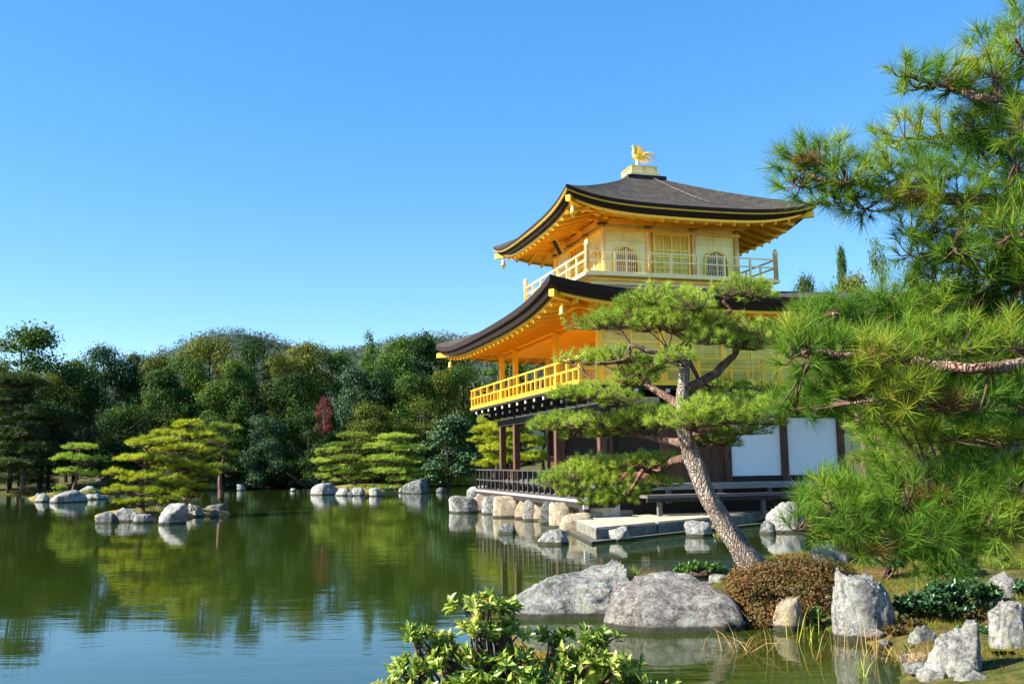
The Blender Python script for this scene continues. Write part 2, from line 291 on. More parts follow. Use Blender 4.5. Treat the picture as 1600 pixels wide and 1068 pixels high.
def wob(x, y, s, k=0): return np.sin(x * s + 1.3 * np.sin(y * s * .7 + k)) * np.cos(y * s * 1.1 + 1.7 * np.sin(x * s * .6 - k))
def height(x, y):
    d = sdist(x, y, POND) + .16 * wob(x, y, 1.7) + .05 * wob(x, y, 6.1, 2)
    z = np.where(d < 0, np.maximum(d * .7, -.8), .16 * (1 - np.exp(-d / .30)) + .30 * (1 - np.exp(-d / 6)))
    z = z + np.where(d > 0, np.minimum(d, 1) * (.05 * wob(x, y, 1.1, 4) + .022 * wob(x, y, 4.3, 1)), 0)
    bump_ = .25 * np.exp(-((x - 7.4) ** 2 / 4 + (y - 14.2) ** 2 / 4)); z = z + np.where(d > 0, bump_, 0)
    mound = .9 * np.exp(-((x + 3) ** 2 / 60 + (y - 93) ** 2 / 12)); z = z + np.where(d > 0, mound + np.clip(d - 8, 0, 60) * .03 * (y > 70), 0)
    return z
xs = np.concatenate([np.arange(-400, -60, 12), np.arange(-60, -6, .8), np.arange(-6, 14, .14), np.arange(14, 60, 1.2), np.arange(60, 401, 12)])
ys = np.concatenate([np.arange(-12, 4, .6), np.arange(4, 32, .14), np.arange(32, 110, .7), np.arange(110, 900, 16)])
gx, gy = np.meshgrid(xs, ys); gz = height(gx, gy); nx, ny = len(xs), len(ys)
idx = np.arange(nx * ny).reshape(ny, nx); fc = np.stack([idx[:-1, :-1], idx[:-1, 1:], idx[1:, 1:], idx[1:, :-1]], -1).reshape(-1, 4)
me = fast_mesh('ground', np.stack([gx, gy, gz], -1).reshape(-1, 3), fc, [M['ground']]); me.polygons.foreach_set('use_smooth', np.ones(len(fc), bool))
tag(link('ground', me), kind='structure')
def gz_at(x, y): return float(height(np.array([x]), np.array([y]))[0])
for i, (c, ra, rb, hh) in enumerate(ISL):
    P = []
    for k in range(15):
        t = k / 14; row = []
        for j in range(49):
            a = 2 * math.pi * j / 48; rr = t * (1 + .14 * math.sin(3 * a + i) + .08 * math.sin(7 * a + 2 * i))
            row.append((c.x + ra * rr * math.cos(a), c.y + rb * rr * math.sin(a), hh * (1 - t ** 3.5) - .12 * (t > .97) + .03 * mnoise.noise(Vector((c.x + 3 * rr * math.cos(a), 3 * rr * math.sin(a), i)))))
        P.append(row)
    mb = MB().grid(P); tag(mb.build('islet_ground', M['islet']), kind='structure')

# hill range far behind, wooded
def hill_h(x, y):
    t = np.arctan2(x, y)
    prof = 44 * np.exp(-((t + .30) / .12) ** 2) + 24 * np.exp(-((t + .14) / .10) ** 2) + 36 * np.exp(-((t + .02) / .12) ** 2) + 22 * np.exp(-((t + .55) / .2) ** 2) + 30 * np.exp(-((t - .35) / .3) ** 2)
    r = np.hypot(x, y); return prof * 1.20 * np.clip((r - 200) / 250, 0, 1) ** 1.1 * np.clip((900 - r) / 300, 0, 1) + 3 * wob(x, y, .05) * np.clip((r - 240) / 100, 0, 1)
hx, hy = np.meshgrid(np.linspace(-560, 420, 120), np.linspace(190, 880, 80)); hz = hill_h(hx, hy); ii = np.arange(120 * 80).reshape(80, 120)
fc = np.stack([ii[:-1, :-1], ii[:-1, 1:], ii[1:, 1:], ii[1:, :-1]], -1).reshape(-1, 4)
me = fast_mesh('hills', np.stack([hx, hy, hz], -1).reshape(-1, 3), fc, [M['hill']]); me.polygons.foreach_set('use_smooth', np.ones(len(fc), bool)); tag(link('hills', me), kind='structure')

# ------------------------------------------------------------------ foliage builders
def unit(a): return a / np.maximum(np.linalg.norm(a, axis=-1, keepdims=True), 1e-9)
def rdir(n): return unit(RNG.normal(size=(n, 3)))
def needle_tris(cen, axis, Ln, w, k, spread=(.25, 1.25), shoot=.06):
    """brush shaped tufts: k thin needles round each shoot"""
    n = len(cen); c = np.repeat(cen, k, 0); a = np.repeat(unit(axis), k, 0)
    q = rdir(n * k); q = unit(q - (q * a).sum(1, keepdims=True) * a)
    th = RNG.uniform(*spread, n * k)[:, None]; d = a * np.cos(th) + q * np.sin(th)
    ln = Ln * RNG.uniform(.7, 1.15, n * k)[:, None] * np.repeat(RNG.uniform(.75, 1.2, n), k)[:, None]
    b = c + a * RNG.uniform(-.5, 1, n * k)[:, None] * shoot
    sd = unit(np.cross(d, rdir(n * k))) * (w / 2); tip = b + d * ln; tip[:, 2] -= .10 * ln[:, 0] * RNG.uniform(0, 1, n * k)
    v = np.stack([b - sd, b + sd, tip], 1).reshape(-1, 3); return v, np.arange(n * k * 3).reshape(-1, 3)
def leaf_quads(cen, nrm, size, jit=.9, aspect=.55):
    n = len(cen); nn = unit(nrm + jit * rdir(n)); t = unit(np.cross(nn, rdir(n))); b = np.cross(nn, t)
    s = size * RNG.uniform(.6, 1.3, n)[:, None]
    v = np.stack([cen - t * s, cen - b * s * aspect, cen + t * s, cen + b * s * aspect], 1).reshape(-1, 3); return v, np.arange(n * 4).reshape(-1, 4)
def join(parts):
    V, F, o = [], [], 0
    for v, f in parts: V.append(v); F.append(f + o); o += len(v)
    return np.concatenate(V), np.concatenate(F)
def cloud_points(c, rx, ry, rz, n, lobes=5):
    """shoot tips over a flat-bottomed cloud pad with an uneven outline; returns points and outward axes"""
    lc = [(0, 0, .62)] + [(.55 * math.cos(a), .55 * math.sin(a), random.uniform(.34, .52)) for a in [2 * math.pi * (i + random.uniform(-.3, .3)) / lobes for i in range(lobes)]]
    per = np.array([q[2] ** 2 for q in lc]); per = np.maximum((n * per / per.sum()).astype(int), 3); P, D = [], []
    for (lx, ly, lr), m in zip(lc, per):
        a = RNG.uniform(0, 2 * np.pi, m); r = np.sqrt(RNG.uniform(0, 1, m)); zt = random.uniform(.75, 1.1) * (1 - .35 * math.hypot(lx, ly))
        x, y = lx + lr * r * np.cos(a), ly + lr * r * np.sin(a); z = zt * np.sqrt(1 - r * r * .96) * RNG.uniform(0, 1, m) ** .45 - .18
        P.append(np.stack([x * rx, y * ry, z * rz], 1)); D.append(np.stack([.75 * (x * .6 + r * np.cos(a)), .75 * (y * .6 + r * np.sin(a)), .55 + .5 * z], 1))
    P, D = np.concatenate(P), np.concatenate(D); return P + np.array(c), unit(D + .35 * RNG.normal(size=D.shape))
def pad(parent, c, rx, ry, rz, n, Ln, w, k, mats, anchor, hubs=4, tw=.012, name='foliage_pad', spread=(.25, 1.2), tilt=None, clump=9):
    """one pad of needles on its own twigs, hung from anchor"""
    c = Vector(c); P, D = cloud_points((0, 0, 0), rx, ry, rz, n)
    K = max(5, len(P) // clump); cs = RNG.integers(0, len(P), K); near = RNG.integers(0, K, len(P)); cc_ = P[cs][near]; P = cc_ + (P - cc_) * RNG.uniform(.10, .34, K)[near][:, None] + RNG.normal(0, .05, (K, 3))[near] * np.array([rx, ry, rz * 1.5])
    D = unit(D[cs][near] * .8 + .5 * unit(P - cc_ + 1e-6) + np.array([0, 0, .15]))
    if tilt is not None: P[:, 2] += P[:, 0] * tilt
    P = P + np.array(c); nv, nf = needle_tris(P, D, Ln, w, k, spread, Ln * .35)
    H = [c + Vector((random.uniform(-.55, .55) * rx, random.uniform(-.55, .55) * ry, -.12 * rz)) for _ in range(hubs)]
    mb = MB(); anchor = Vector(anchor)
    for h in H:
        mid = anchor.lerp(h, .55) + Vector((random.uniform(-.1, .1) * rx, random.uniform(-.1, .1) * ry, random.uniform(-.1, .15) * rz))
        mb.tube([anchor, mid, h], [tw * 1.7, tw * 1.2, tw * .8], 5, cap=False)
    Hn = np.array([tuple(h) for h in H])
    sel = range(0, len(P), max(1, len(P) // 130))
    for i in sel:
        h = H[int(np.argmin(((Hn - P[i]) ** 2).sum(1)))]; p = Vector(P[i]); q = h.lerp(p, .6) - Vector((0, 0, .08 * rz)); mb.tube([h, q, p], [tw * .7, tw * .5, tw * .3], 3, cap=False)
    tv = np.array(mb.v, float)
    tf = np.array([f for f in mb.f], int)
    tri = np.concatenate([tf[:, [0, 1, 2]], tf[:, [0, 2, 3]]]); V = np.concatenate([nv, tv]); F = np.concatenate([nf, tri + len(nv)])
    me = fast_mesh(name, V, F, mats, np.concatenate([np.zeros(len(nf)), np.ones(len(tri))])); return link(name, me, parent)
def near_pad(parent, c, rx, ry, rz, n, Ln, w, k, mats, anchor, gap=.075, tw=.006, zlo=-.75):
    """bough end: spaced shoots, each a brush of needles on its own visible twig"""
    c = Vector(c); T = []; tries = 0
    while len(T) < n and tries < n * 14:
        tries += 1; q = Vector((random.uniform(-1, 1), random.uniform(-1, 1), random.uniform(zlo, 1)))
        if q.length > 1 or q.length < .25: continue
        p = Vector((q.x * rx, q.y * ry, q.z * rz))
        if all((p - o).length > gap for o in T): T.append(p)
    mb = MB(); anchor = Vector(anchor); hubs = [c + Vector((random.uniform(-.5, .5) * rx, random.uniform(-.5, .5) * ry, -.3 * rz)) for _ in range(3)]
    for h in hubs: m_ = anchor.lerp(h, .5) + Vector((random.uniform(-.03, .03), 0, random.uniform(-.03, .04))); cc = curve([anchor, m_, h], 4, .004); mb.tube(cc, taper(tw * 1.5, tw, len(cc)), 5, cap=False)
    B_, A_ = [], []
    for p in T:
        p = c + p; h = min(hubs, key=lambda q: (q - p).length); out = (p - h).normalized() if (p - h).length > 1e-3 else Vector((0, 0, 1)); ax = (out + Vector((0, 0, random.uniform(.15, .7))) + Vector((random.uniform(-.25, .25),) * 3)).normalized()
        cc = curve([h, h.lerp(p, .55) - Vector((0, 0, .012)), p, p + ax * .05], 3); mb.tube(cc, taper(tw * .75, tw * .4, len(cc)), 4, cap=False); B_.append(p); A_.append(ax)
    nv, nf = needle_tris(np.array(B_), np.array(A_), Ln, w, k, (.25, 1.15), .05)
    tv = np.array([tuple(v) for v in mb.v], float); tf = np.array(mb.f, int); tri = np.concatenate([tf[:, [0, 1, 2]], tf[:, [0, 2, 3]]])
    me = fast_mesh('foliage_pad', np.concatenate([nv, tv]), np.concatenate([nf, tri + len(nv)]), mats, np.concatenate([np.zeros(len(nf)), np.ones(len(tri))])); return link('foliage_pad', me, parent)
def curve(pts, n=6, wig=0):
    """smooth polyline through points (Catmull-Rom)"""
    P = [Vector(p) for p in pts]; Q = [P[0] * 2 - P[1]] + P + [P[-1] * 2 - P[-2]]; out = []
    for i in range(1, len(Q) - 2):
        for j in range(n):
            t = j / n; a, b, c, d = Q[i - 1], Q[i], Q[i + 1], Q[i + 2]
            p = .5 * ((2 * b) + (c - a) * t + (2 * a - 5 * b + 4 * c - d) * t * t + (3 * b - a - 3 * c + d) * t ** 3)
            if wig and (i > 1 or j): p = p + Vector((random.uniform(-wig, wig), random.uniform(-wig, wig), random.uniform(-wig, wig)))
            out.append(p)
    return out + [P[-1]]
def taper(r0, r1, n, p=1): return [r0 + (r1 - r0) * (i / (n - 1)) ** p for i in range(n)]

def broad_crown(nblob, leaves, size, seed, shape='round', lean=.25, cone=0):
    """unit crown: 1 wide, 1 high, standing on z=0; uneven lobes of leaves with gaps"""
    random.seed(seed); parts = []
    for i in range(nblob):
        z = random.uniform(.12, .97); prof = min(1, (1.03 - z) * 1.9) ** .55 * (.78 + .22 * min(1, z * 4)) if shape == 'round' else (1.02 - z) ** .8
        a = random.uniform(0, 6.283); rr = .5 * prof * math.sqrt(random.uniform(.15, 1)) * .8; r = random.uniform(.055, .19) * (1 if shape == 'round' else .75)
        c = np.array([rr * math.cos(a), rr * math.sin(a), z * .93]); m = int(leaves * (r / .14) ** 2 / nblob)
        d = rdir(m); d[:, 2] = np.abs(d[:, 2]) * RNG.choice([1, 1, 1, -.6], m); d = unit(d)
        p = c + d * np.array([r, r, r * .62]) * np.where(RNG.uniform(0, 1, m) < .16, RNG.uniform(1, 1.5, m), RNG.uniform(.2, 1.12, m) ** .5)[:, None]
        parts.append(leaf_quads(p, d + np.array([0, 0, .3]), size))
    return join(parts)
def tree_meshes(kind, i):
    if kind == 'round': V, F = broad_crown(40, 21000, .0125, 11 + i)
    elif kind == 'loose': V, F = broad_crown(26, 9500, .0125, 31 + i)
    elif kind == 'big': V, F = broad_crown(24, 7500, .024, 51 + i)
    elif kind == 'cone': V, F = broad_crown(48, 18000, .0125, 71 + i, 'cone')
    me = fast_mesh('crown', V, F, [M['leaf_dark']]); random.seed(200 + i)
    mb = MB(); top = Vector((random.uniform(-.05, .05), random.uniform(-.05, .05), .86)); mb.tube(curve([(0, 0, -.22), (.01, .01, .2), top], 3), taper(.03, .006, 7), 7)
    for k in range(9):
        z = random.uniform(.02, .62); a = random.uniform(0, 6.28); q = Vector((.36 * math.cos(a), .36 * math.sin(a), z + random.uniform(.12, .3)))
        mb.tube(curve([(0, 0, z), q * .5 + Vector((0, 0, z * .45)), q], 3), taper(.013, .003, 7), 5)
    tr = mb.build('trunk', M['bark_dark']); tm = tr.data; bpy.data.objects.remove(tr); return me, tm
PROTO = {}
def tree(label, x, ytop, Y, wpx, kind, mt, i=0, group='trees on the far bank', bark='bark_dark', name='broadleaf_tree', ybot=None, tf=.10):
    if (kind, i) not in PROTO: PROTO[(kind, i)] = tree_meshes(kind, i)
    cm, tm = PROTO[(kind, i)]
    p = at(x, ytop, Y); g = gz_at(p.x, p.y) if ybot is None else at(x, ybot, Y).z; H = p.z - g; w = wpx * Y / FPX
    root = thing(name, label, 'tree', (p.x, p.y, g), random.uniform(0, 6.28), group); tr = link('trunk', tm, root); cr = link('crown', cm, root)
    for o in (tr, cr): o.scale = (w * .95, w * .95, H * (1 - tf) / 1.0); o.location = (0, 0, H * tf)
    for o, mm in ((cr, mt), (tr, bark)): o.material_slots[0].link = 'OBJECT'; o.material_slots[0].material = M[mm]
    return root
def bare_tree(label, x, ytop, ybot, Y, wpx, mt='bark_grey', group=None, seed=1):
    random.seed(seed); p = at(x, ytop, Y); g = at(x, ybot, Y).z; H = p.z - g; w = wpx * Y / FPX; root = thing('bare_tree', label, 'tree', (p.x, p.y, g), 0, group)
    mb = MB(); mb.tube([(0, 0, -.3), (.03 * w, 0, H * .3), (0, 0, H * .5)], [.025 * H, .018 * H, .012 * H], 7); tw = MB()
    for k in range(16):
        z = random.uniform(.25, .5) * H; a = random.uniform(0, 6.28); q = Vector((.42 * w * math.cos(a), .42 * w * math.sin(a), H * random.uniform(.55, 1)))
        c = curve([(0, 0, z), q * .5 + Vector((0, 0, z * .3)), q], 4, .01 * H); tw.tube(c, taper(.009 * H, .003 * H, len(c)), 4)
        for s in range(5):
            b0 = c[random.randint(2, len(c) - 1)]; e = b0 + Vector((random.uniform(-.2, .2) * w, random.uniform(-.2, .2) * w, random.uniform(.03, .2) * H)); tw.tube([b0, b0.lerp(e, .5) + Vector((.02 * w, 0, 0)), e], [.004 * H, .003 * H, .0015 * H], 3)
    mb.build('trunk', M[mt], root); tw.build('limbs', M[mt], root).name = 'limb'; return root

def garden_pine(label, base, pads, mats, group=None, trunk=None, r=.14, Ln=.17, w=.012, k=16, dens=70, name='pine_tree', bark='bark_red', cat='tree', hubs=3, depth=1.0):
    """base (Vector); pads: (x px, y px, half width px, half height px, depth offset m) at the tree's distance"""
    root = thing(name, label, cat, base, 0, group); Y = base.y
    pc = []
    for (x, y, hw, hh, dy) in pads:
        c = at(x, y, Y + dy); pc.append((c - base, hw * (Y + dy) / FPX, hh * (Y + dy) / FPX))
    top = max(pc, key=lambda q: q[0].z)[0]
    if trunk: tp = [Vector((0, 0, -.25))] + [at(x, y, Y) - base for x, y in trunk]
    else: tp = [Vector((0, 0, -.25)), Vector((top.x * .15 - .06, 0, top.z * .3)), Vector((top.x * .55 + .08, .05, top.z * .65)), top - Vector((0, 0, .03))]
    tc = curve(tp, 6); mb = MB(); mb.tube(tc, taper(r, r * .25, len(tc), .8), 9, wob=.3); mb.build('trunk', M[bark], root, recalc=False)
    for (c, rx, rz) in pc:
        a = min(tc, key=lambda q: (Vector((q.x, q.y)) - Vector((c.x, c.y))).length * .4 + abs(q.z - (c.z - .12 - rx * .12)))
        e = c - Vector((0, 0, rz * .35)); d = (e - a).length
        if d > .12:
            bc = curve([a, a.lerp(e, .4) + Vector((0, random.uniform(-.1, .1), .05 + random.uniform(-.05, .05))), a.lerp(e, .75) + Vector((0, 0, -.04)), e], 4); bb = MB(); bb.tube(bc, taper(r * .42, r * .14, len(bc)), 6); bb.build('branch', M[bark], root, recalc=False)
        pad(root, c, rx, rx * .85 * depth, rz * 1.25, max(20, int(dens * rx * rx * 3.2 + 12)), Ln, w, k, [mats, M['twig']], e, hubs, .014)
    return root

# ------------------------------------------------------------------ the golden pavilion (local axes: x = along the right face, y = along the lake face)
PV = thing('golden_pavilion', 'three storey golden pavilion with dark curved roofs standing on a stone base in the pond', 'pavilion', (CX, CY, 0), A)
U0, U1, V0, V1 = -4.14, 4.37, -5.86, 5.78
PV_V = [V0, -1.61, 3.67, V1]; PV_U = [U0, -2.03, .15, 2.22, U1]
def part(mb, name, m, parent=None, bevel=0): return mb.build(name, m, parent or PV, bevel)
# plinth and ground floor decks
part(MB().box(U0 - .62, U0 + .3, V0 - .6, V1 + .5, .05, .74), 'plinth', M['plaster'])
d = MB()
for i in range(7): d.box(U0 - .98 + i * .141, U0 - .98 + i * .141 + .134, V0 - .98, V1 + .98, .80, .885)
part(d, 'veranda_deck', M['deck_wood'])
d = MB(); d.box(U0 - 1.02, U0 - .9, V0 - 1.0, V1 + 1.0, .64, .795); d.box(U0 - .9, U0, V0 - 1.0, V0 - .9, .64, .795); d.box(U0 - .9, U0, V1 + .9, V1 + 1, .64, .795); part(d, 'deck_beam', M['black_wood'])
part(MB().box(U0 - 1.04, U0 - .88, V0 - 1.06, V0 - 1.003, .62, .80), 'beam_cap', M['white_paint'])
for i in range(7):
    v = V0 - .7 + i * 2.1; part(MB().box(U0 - .86, U0 - .70, v, v + .16, .2, .638), 'deck_stub', M['brown_wood'])
f = MB(); f.box(U0 - .05, U1 + .05, V0, V1, 1.08, 1.3); part(f, 'inner_floor', M['grey_wood'])
part(MB().box(U0 + .305, U1, V0 + .15, V1 - .1, .05, 1.078), 'underfloor_shade', M['black_wood'])  # black block painting the shade beneath the floor on the east side
f = MB()
for i in range(4): f.box(U0 + .2, U1 + .5, V0 - .62 + i * .155, V0 - .475 + i * .155, 1.22, 1.31)
f.box(U0 + .2, U1 + .5, V0 - .6, V0 - .5, 1.12, 1.218); part(f, 'bench_deck', M['deck_wood'])
f = MB()
for i in range(3): f.box(U0 + .9, U1 - 1.2, V0 - 1.3 + i * .2, V0 - 1.11 + i * .2, .90, .99)
part(f, 'step_plank', M['grey_wood']); f = MB().box(U0 + .9, U1 - 1.2, V0 - 1.29, V0 - 1.2, .78, .898); part(f, 'step_beam', M['black_wood'])
for i in range(4):
    u = U0 + 1.3 + i * 1.75
    part(MB().box(u, u + .13, V0 - 1.18, V0 - 1.05, .3, .778), 'step_leg', M['grey_wood']); part(MB().box(u + .6, u + .73, V0 - .58, V0 - .46, .7, 1.12), 'step_leg', M['grey_wood'])
# ground floor posts, beams, walls
for v in PV_V: part(MB().box(U0 - .12, U0 + .12, v - .12, v + .12, .886, 3.55), 'post', M['brown_wood'], bevel=.015)
for u in PV_U[1:]: part(MB().box(u - .12, u + .12, V0 - .12, V0 + .12, 1.302, 3.55), 'post', M['brown_wood'], bevel=.015)
for v in PV_V[1:]: part(MB().box(PV_U[1] - .1, PV_U[1] + .1, v - .1, v + .1, 1.302, 3.55), 'post', M['brown_wood'], bevel=.015)
for u in PV_U[2:]: part(MB().box(u - .1, u + .1, V1 - .1, V1 + .1, 1.302, 3.55), 'post', M['brown_wood'], bevel=.015)
d = MB(); zb, zt = 3.53, 3.78
d.box(U0 - .14, U0 + .14, V0 - .3, V1 + .3, zb, zt); d.box(U0 + .145, U1 + .3, V0 - .14, V0 + .14, zb, zt); d.box(U1 - .13, U1 + .13, V0 + .145, V1 + .3, zb, zt); d.box(U0 + .145, U1 - .135, V1 - .14, V1 + .14, zb, zt); part(d, 'head_beam', M['black_wood'])
for i in range(len(PV_V) - 1):
    n = 2 if i < 2 else 1; a, b = PV_V[i] + .16, PV_V[i + 1] - .16
    for k in range(n):
        w = (b - a) / n; part(MB().box(U0 - .05, U0 + .05, a + k * w + .05, a + (k + 1) * w - .05, 3.785, 4.02), 'frieze_panel', M['plaster'])
for i in range(len(PV_U) - 1): part(MB().box(PV_U[i] + .18, PV_U[i + 1] - .14, V0 - .05, V0 + .05, 3.785, 4.02), 'frieze_panel', M['plaster'])
part(MB().box(U0 + .15, U1 - .15, V0 + .15, V1 - .15, 3.6, 3.77), 'ground_ceiling', M['brown_wood'])
w = MB().box(-1.98, -1.90, V0 + .14, V1 - .12, 1.302, 3.6); part(w, 'inner_wall', M['dark_room'])  # near-black sheet paints the unlit opening above the lattice
w = MB()
for i in range(len(PV_V) - 1):
    a, b = PV_V[i] + .12, PV_V[i + 1] - .12; n = int((b - a) / .11)
    for k in range(n + 1): v = a + (b - a) * k / n; w.box(-2.055, -2.03, v - .012, v + .012, 1.36, 2.18)
    for k in range(9): z = 1.36 + k * .1; w.box(-2.03, -2.005, a, b, z, z + .025)
    w.box(-2.07, -1.985, a, b, 2.18, 2.26); w.box(-2.0, -1.985, a, b, 1.31, 2.18)
part(w, 'lattice_screen', M['lattice_wood'])
w = MB(); w.box(PV_U[1] + .12, PV_U[2] - .12, V0 - .04, V0 + .04, 1.302, 3.53)
for k in range(6): u = PV_U[1] + .3 + k * .32; w.box(u, u + .04, V0 - .07, V0 - .042, 1.4, 3.5)
part(w, 'board_door', M['brown_wood'])
for a, b in ((PV_U[2], PV_U[3]), (PV_U[3], PV_U[4])):
    part(MB().box(a + .12, b - .12, V0 - .05, V0 + .05, 1.302, 1.49), 'screen_sill', M['black_wood']); part(MB().box(a + .12, b - .12, V0 - .05, V0 + .05, 3.36, 3.53), 'screen_head', M['black_wood'])
    part(MB().box(a + .12, b - .12, V0 - .02, V0 + .02, 1.49, 3.36), 'paper_screen', M['paper'])
w = MB(); w.box(U1 - .05, U1 + .05, V0 + .14, V1 - .14, 1.302, 3.53); w.box(PV_U[2], U1 - .06, V1 - .05, V1 + .05, 1.302, 3.53); part(w, 'rear_wall', M['brown_wood'])
# ground floor railing (lake side and far end)
def railing(name, pts, zs, step, m, post=.07, rail=.06, short=None, corner=None, parent=None):
    """pts: local polyline; zs: rail heights; upright every step, short ones reach the middle rail only"""
    mb = MB(); root = None
    for (a, b) in zip(pts[:-1], pts[1:]):
        a, b = Vector((*a, 0)), Vector((*b, 0)); d = (b - a).normalized()
        for z in zs[1:]: mb.beam(a - d * .08 + Vector((0, 0, z)), b + d * .08 + Vector((0, 0, z)), rail, rail * .9)
        mb.beam(a + Vector((0, 0, zs[0] + .03)), b + Vector((0, 0, zs[0] + .03)), rail * 1.3, .06)
    ro = part(mb, name, m, parent)
    for (a, b) in zip(pts[:-1], pts[1:]):
        a, b = Vector((*a, 0)), Vector((*b, 0)); n = max(2, round((b - a).length / step))
        for k in range(n + 1):
            p = a.lerp(b, k / n); zt = zs[-2] if (short and k % 2) else zs[-1]; w = post * (.8 if short and k % 2 else 1) / 2
            q = MB().box(p.x - w, p.x + w, p.y - w, p.y + w, zs[0] + .05, zt - rail * .46); part(q, 'baluster', m, ro)
    return ro
railing('railing', [(U0 + .0, V1 + .93), (U0 - .93, V1 + .93), (U0 - .93, V0 - .3)], [.885, 1.30, 1.72], .66, M['rail_wood'], .075, .06)
# black brackets that carry the balcony, with white end grain
for v in np.arange(V0 - .6, V1 + .9, 1.05):
    br = part(MB().box(U0 - 1.02, U0 + .3, v - .06, v + .06, 4.10, 4.22), 'bracket', M['black_wood']); part(MB().box(U0 - 1.075, U0 - 1.022, v - .062, v + .062, 4.09, 4.20), 'end_cap', M['white_paint'], br)
    br = part(MB().box(U0 - .6, U0 + .2, v + .4, v + .52, 3.94, 4.08).box(U0 - .45, U0 - .15, v + .38, v + .54, 3.84, 3.937), 'bracket', M['black_wood']); part(MB().box(U0 - .645, U0 - .602, v + .4, v + .52, 3.94, 4.05), 'end_cap', M['white_paint'], br)
for u in np.arange(U0 - .3, U1 + .9, 1.05):
    br = part(MB().box(u - .06, u + .06, V0 - 1.02, V0 + .3, 4.10, 4.22), 'bracket', M['black_wood']); part(MB().box(u - .062, u + .062, V0 - 1.075, V0 - 1.022, 4.09, 4.20), 'end_cap', M['white_paint'], br)
BW = 1.13
d = MB().box(U0 - BW, U1 + BW, V0 - BW, V1 + BW, 4.225, 4.30); part(d, 'balcony_floor', M['black_wood'])
d = MB()
for q in ((U0 - BW - .02, U0 - BW + .12, V0 - BW - .02, V1 + BW + .02), (U1 + BW - .12, U1 + BW + .02, V0 - BW - .02, V1 + BW + .02)): d.box(*q, 4.302, 4.40)
for q in ((U0 - BW + .121, U1 + BW - .121, V0 - BW - .02, V0 - BW + .12), (U0 - BW + .121, U1 + BW - .121, V1 + BW - .12, V1 + BW + .02)): d.box(*q, 4.302, 4.40)
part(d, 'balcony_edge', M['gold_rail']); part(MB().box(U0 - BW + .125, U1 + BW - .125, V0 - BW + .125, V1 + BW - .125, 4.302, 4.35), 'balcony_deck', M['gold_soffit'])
b = BW - .06
railing('railing', [(U0 - b, V0 - b), (U0 - b, V1 + b), (U1 + b, V1 + b), (U1 + b, V0 - b), (U0 - b, V0 - b)], [4.40, 4.80, 5.15], .56, M['gold_rail'], .085, .062, True)
# middle storey
for v in PV_V: part(MB().box(U0 - .1, U0 + .1, v - .1, v + .1, 4.352, 6.62), 'post', M['gold_rail'], bevel=.01)
for u in PV_U[1:]: part(MB().box(u - .1, u + .1, V0 - .1, V0 + .1, 4.352, 6.62), 'post', M['gold'], bevel=.01)
for u in PV_U[1:]: part(MB().box(u - .1, u + .1, V1 - .1, V1 + .1, 4.352, 6.62), 'post', M['gold'], bevel=.01)
for i in range(len(PV_U) - 1):
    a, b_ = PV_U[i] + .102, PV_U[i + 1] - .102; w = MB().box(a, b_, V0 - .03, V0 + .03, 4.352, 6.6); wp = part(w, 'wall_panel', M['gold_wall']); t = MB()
    for z in (5.0, 5.75): t.box(a, b_, V0 - .06, V0 - .031, z, z + .05)
    t.box((a + b_) / 2 - .025, (a + b_) / 2 + .025, V0 - .055, V0 - .031, 4.36, 6.58); part(t, 'batten', M['gold'], wp)
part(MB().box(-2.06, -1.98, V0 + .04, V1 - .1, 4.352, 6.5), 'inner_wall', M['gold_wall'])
for i in range(14): v = V0 + .5 + i * .83; part(MB().box(-2.10, -2.062, v - .03, v + .03, 4.36, 6.48), 'batten', M['gold'])
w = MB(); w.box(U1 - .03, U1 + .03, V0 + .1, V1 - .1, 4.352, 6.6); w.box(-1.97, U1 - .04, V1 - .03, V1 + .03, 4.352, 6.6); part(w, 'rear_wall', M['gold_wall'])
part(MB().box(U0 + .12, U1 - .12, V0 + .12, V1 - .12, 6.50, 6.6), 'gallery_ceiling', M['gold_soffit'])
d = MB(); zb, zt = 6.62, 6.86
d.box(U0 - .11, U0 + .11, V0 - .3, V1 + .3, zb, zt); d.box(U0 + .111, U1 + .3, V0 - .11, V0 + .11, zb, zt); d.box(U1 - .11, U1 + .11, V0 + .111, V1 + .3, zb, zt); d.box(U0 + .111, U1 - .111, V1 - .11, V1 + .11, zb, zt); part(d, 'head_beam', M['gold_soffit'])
def bracket_set(x, y, z, out, m):
    """stepped bracket cluster on a post head; out = outward direction"""
    ox, oy = out; mb = MB(); mb.box(x - .16, x + .16, y - .16, y + .16, z, z + .1); t = Vector((-oy, ox, 0)); p = Vector((x, y, z))
    mb.beam(p - t * .42 + Vector((0, 0, .16)), p + t * .42 + Vector((0, 0, .16)), .11, .12); o3 = Vector((ox, oy, 0))
    mb.beam(p - o3 * .1 + Vector((0, 0, .17)), p + o3 * .52 + Vector((0, 0, .17)), .1, .14); mb.beam(p + o3 * .3 + Vector((0, 0, .3)), p + o3 * .85 + Vector((0, 0, .26)), .09, .12)
    for s in (-.36, 0, .36): q = p + t * s; mb.box(q.x - .08, q.x + .08, q.y - .08, q.y + .08, z + .22, z + .30)
    return part(mb, 'bracket', m)

